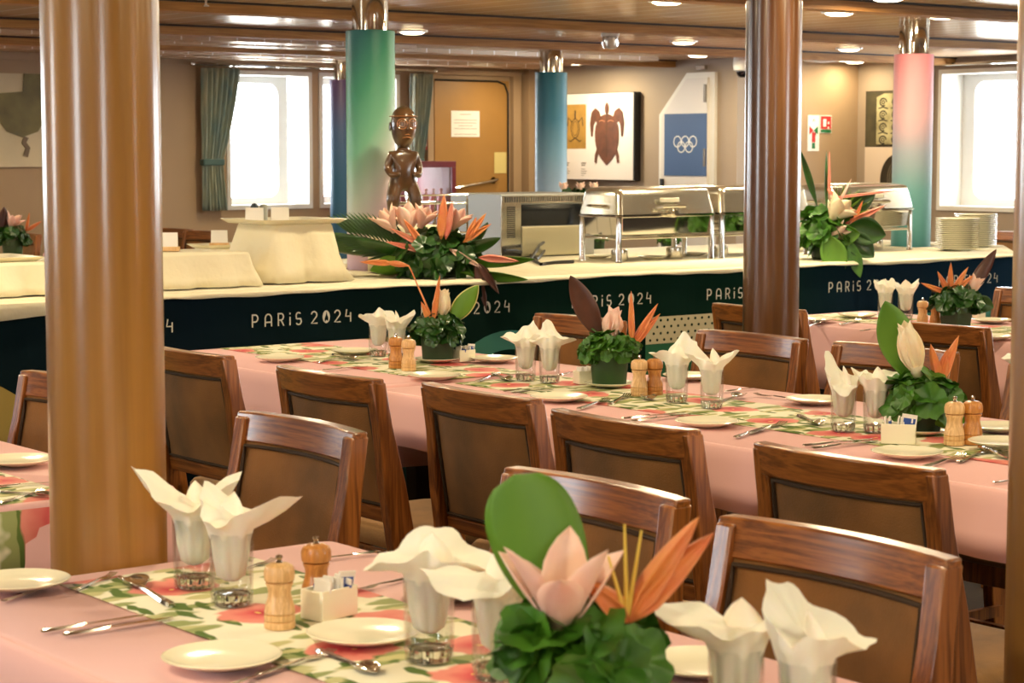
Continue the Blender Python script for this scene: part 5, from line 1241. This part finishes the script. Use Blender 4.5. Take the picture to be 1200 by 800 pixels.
# tall arrangement beside the brown pillar
qb = on(952, 310); ft = empty('flower_arrangement', (7.49, 7.03, HC + .003)); tag(ft, 'tall tropical flower arrangement spilling over the buffet edge behind the brown pillar', 'flower arrangement')
MB().lathe([(0, 0), (.07, 0), (.08, .01), (.085, .1), (0, .1)], 24).build('vase', M_potd, ft)
ft.scale = (1.15, 1.15, 1.15)
foliage(ft, .12, .10, .12, 110, 31, .045, M_leaf)
for b, d, L, W, mt, nm in (((-.04, .13, .1), -1.25, .2, .11, M_bigleaf, 'anthurium_leaf'), ((.05, .1, .12), -.2, .17, .12, M_darkleaf, 'broad_leaf'), ((.05, .1, .1), -.75, .16, .1, M_darkleaf, 'broad_leaf'),
                           ((.0, .13, .05), -1.5, .15, .09, M_darkleaf, 'broad_leaf'), ((.06, .12, .07), -1.3, .17, .06, M_leaf, 'broad_leaf'), ((-.06, .03, .2), 1.9, .26, .03, M_darkleaf, 'upright_leaf'), ((.03, .04, .18), .5, .17, .09, M_darkleaf, 'broad_leaf'), ((-.02, .1, .08), .1, .13, .09, M_bigleaf, 'broad_leaf')):
    bigleaf(ft, V(b[0], b[2] + .02, b[1]), SIDE * math.cos(d) + Vector((0, 0, math.sin(d))) + TOW * .12, L, W, mt, side=SIDE * -math.sin(d) + Vector((0, 0, math.cos(d))), bend=.2, name=nm)
for k in range(14):
    a = -.5 + k * .2; spike(ft, V(.02, .17, .06), dirv(0 if k % 2 else .4, .2 + .11 * k), .13 + .01 * (k % 4), .012, M_bigleaf, 'grass_blade', .2, -.3)
for b, d, L, W, mt in (((-.02, .26), dirv(0, .12), .3, .012, M_coral), ((-.03, .3), dirv(0, -.7), .2, .02, M_coral), ((.0, .2), dirv(0, 1.1), .16, .012, M_petal), ((.03, .14), dirv(0, .45), .21, .03, M_coral), ((.07, .12), dirv(0, 1.2), .14, .022, M_orange), ((.08, .1), dirv(0, .9), .12, .02, M_orange), ((-.03, .22), dirv(1.5, 1.3), .25, .016, M_darkleaf), ((-.02, .26), dirv(1.5, 1.45), .2, .012, M_coral)):
    spike(ft, V(b[0], b[1], .09), d, L, W, mt, 'bract')
tulip(ft, V(-.015, .17, .1), dirv(.3, .9), .12, .09, M_petalw, n=9, open_=.6, name='cream_flower'); tulip(ft, V(-.03, .1, .12), dirv(.2, .4), .1, .06, M_petal, n=7, open_=.4, name='pink_flower')
# small things on and behind the counter
o = MB().lathe([(.0, 0), (.02, 0), (.026, .03), (.034, .075), (.032, .075), (.02, .01), (0, .008)], 24).build('white_cup', M_china, loc=on(424, 309)); o.scale = (1.1, 1.1, 1.3); tag(o, 'white cup on the buffet beside the foot of the green column', 'cup')
for px, py, l in ((700, 303, 'small white dish with steel serving spoons under the first chafing dish'), (765, 304, 'oval white dish beside the leg of the first chafing dish'), (812, 300, 'small white dish behind the leg of the first chafing dish')):
    q = on(px, py, 0); tag(put(plate, USED, (q.x, q.y, HC + .004), 0, l, 'dish', 'small white dishes under the chafing dishes', .9), l)
# far tables beyond the buffet
def far_table(x0, x1, y0, y1, label, lab2):
    cloth_table(x0, x1, y0, y1, .5, label, x0, lab2)
far_table(6.30, 6.82, 12.3, 13.3, 'dining table under the curtained window beyond the buffet', 'pink tablecloth on the table under the curtained window')
far_table(9.32, 10.2, 9.0, 11.3, 'dining table seen between the chafing dish legs', 'pink tablecloth on the table seen between the chafing dish legs')
far_table(5.1, 5.9, 11.6, 12.98, 'dining table beyond the pink flowers at the picture edge', 'pink tablecloth on the table beyond the pink flowers')
def fplant(px, py, h, Y, label, s=1.0, mt=M_leaf, cols=(M_petal, M_orange)):
    q = at(px, py, h); e = empty('potted_plant', (q.x, q.y, h + .001)); e.scale = (s,) * 3; tag(e, label, 'potted plant', 'potted plants beyond the buffet')
    pot_round(e, .055, .085, M_pot); foliage(e, .08, .1, .05, 50, int(px), .03, mt); return e
e = fplant(784, 296, .765, 0, 'small green potted plant seen between the chafing dish legs', 1.0)
e = fplant(700, 292, .765, 0, 'small green plant seen beside the bread oven, under the first chafing dish', 1.0, M_leaf)
e = fplant(15, 300, .765, 0, 'potted pink tulip and orange bracts at the picture edge beyond the buffet', 1.25, M_darkleaf)
tulip(e, V(-.01, .14), dirv(.4, 1.2), .1, .07, M_petal, open_=.5, name='pink_tulip'); heliconia(e, V(.07, .13), [(dirv(0, 1.35), .1, .016), (dirv(0, .55), .1, .02)]); heliconia(e, V(-.06, .14), [(dirv(0, 1.4), .12, .06)], M_redleaf, 'maroon_leaf')
fl = empty('flower_arrangement', (7.55, 8.42, HC + .003)); tag(fl, 'pink flowers showing just above the first chafing dish lid', 'flower arrangement')
MB().lathe([(0, 0), (.05, 0), (.06, .24), (0, .24)], 20).build('vase', M_potd, fl); foliage(fl, .11, .27, .05, 40, 77, .03, M_darkleaf)
for dx in (-.09, .0, .07): tulip(fl, V(dx, .31), dirv(1.5, 1.4), .06, .05, M_petal, open_=.4, name='pink_flower')
fl.location = at(693, 220, 1.26); fl.location.z = HC + .003; k_ = (8.45) / fl.location.y; 
fl.location = Vector((7.06, 8.42, HC + .003))
# drinks cooler against the far wall
dc = empty('drinks_cooler', (9.48, 13.55, 0)); tag(dc, 'glass-fronted drinks cooler with a dark red frame behind the wire rack', 'drinks cooler')
M_cool = mat('cooler_red', (116, 30, 44), .35)
MB().box(0, .045, 0, .5, 0, 1.37).box(.50, .545, 0, .5, 0, 1.37).box(.045, .5, .46, .5, 0, 1.37).box(.045, .5, 0, .46, 0, .15).box(.045, .5, 0, .46, 1.33, 1.37).build('cabinet', M_cool, dc, smooth=False, bevel=.004)
MB().box(.05, .495, .448, .458, .16, 1.32).build('lit_back', emit('cooler_light', (240, 244, 255), 6.0), dc, smooth=False)
for z in (.4, .66, .92): MB().box(.048, .497, .04, .44, z, z + .012).build('shelf', M_steel, dc, smooth=False)
MB().box(.0, .545, -.03, -.004, .12, .16).box(0, .545, -.03, -.004, 1.32, 1.37).box(0, .04, -.03, -.004, .16, 1.32).box(.505, .545, -.03, -.004, .16, 1.32).build('door', M_cool, dc, smooth=False, bevel=.003)
MB().box(.04, .505, -.02, -.014, .16, 1.32).build('door_glass', M_glass, dc, smooth=False)
bt = empty('drink_bottle', (0, 0, 0)); MB().lathe([(0, 0), (.03, 0), (.031, .01), (.031, .13), (.012, .18), (.012, .2), (0, .2)], 14).build('bottle_body', mat('bottle_pink', (214, 120, 130), .2), bt); MB().lathe([(.013, .2), (.014, .215), (0, .215)], 12).build('cap', M_red, bt)
bt2 = empty('juice_bottle', (0, 0, 0)); MB().lathe([(0, 0), (.03, 0), (.031, .01), (.031, .13), (.012, .18), (.012, .2), (0, .2)], 14).build('bottle_body', mat('bottle_amber', (196, 150, 70), .2), bt2); MB().lathe([(.013, .2), (.014, .215), (0, .215)], 12).build('cap', M_white, bt2)
for r_, z in enumerate((.152, .413, .673, .933)):
    for k in range(6):
        b_ = (bt, bt2)[(r_ + k // 3) % 2]
        put(b_, USED, (9.48 + .085 + k * .076, 13.62, z), 0, ('pink' if b_ is bt else 'amber') + ' drink bottle on the %s shelf of the drinks cooler' % ('lowest', 'second', 'third', 'highest')[r_], 'bottle', 'bottles on the %s shelf of the cooler' % ('lowest', 'second', 'third', 'highest')[r_])
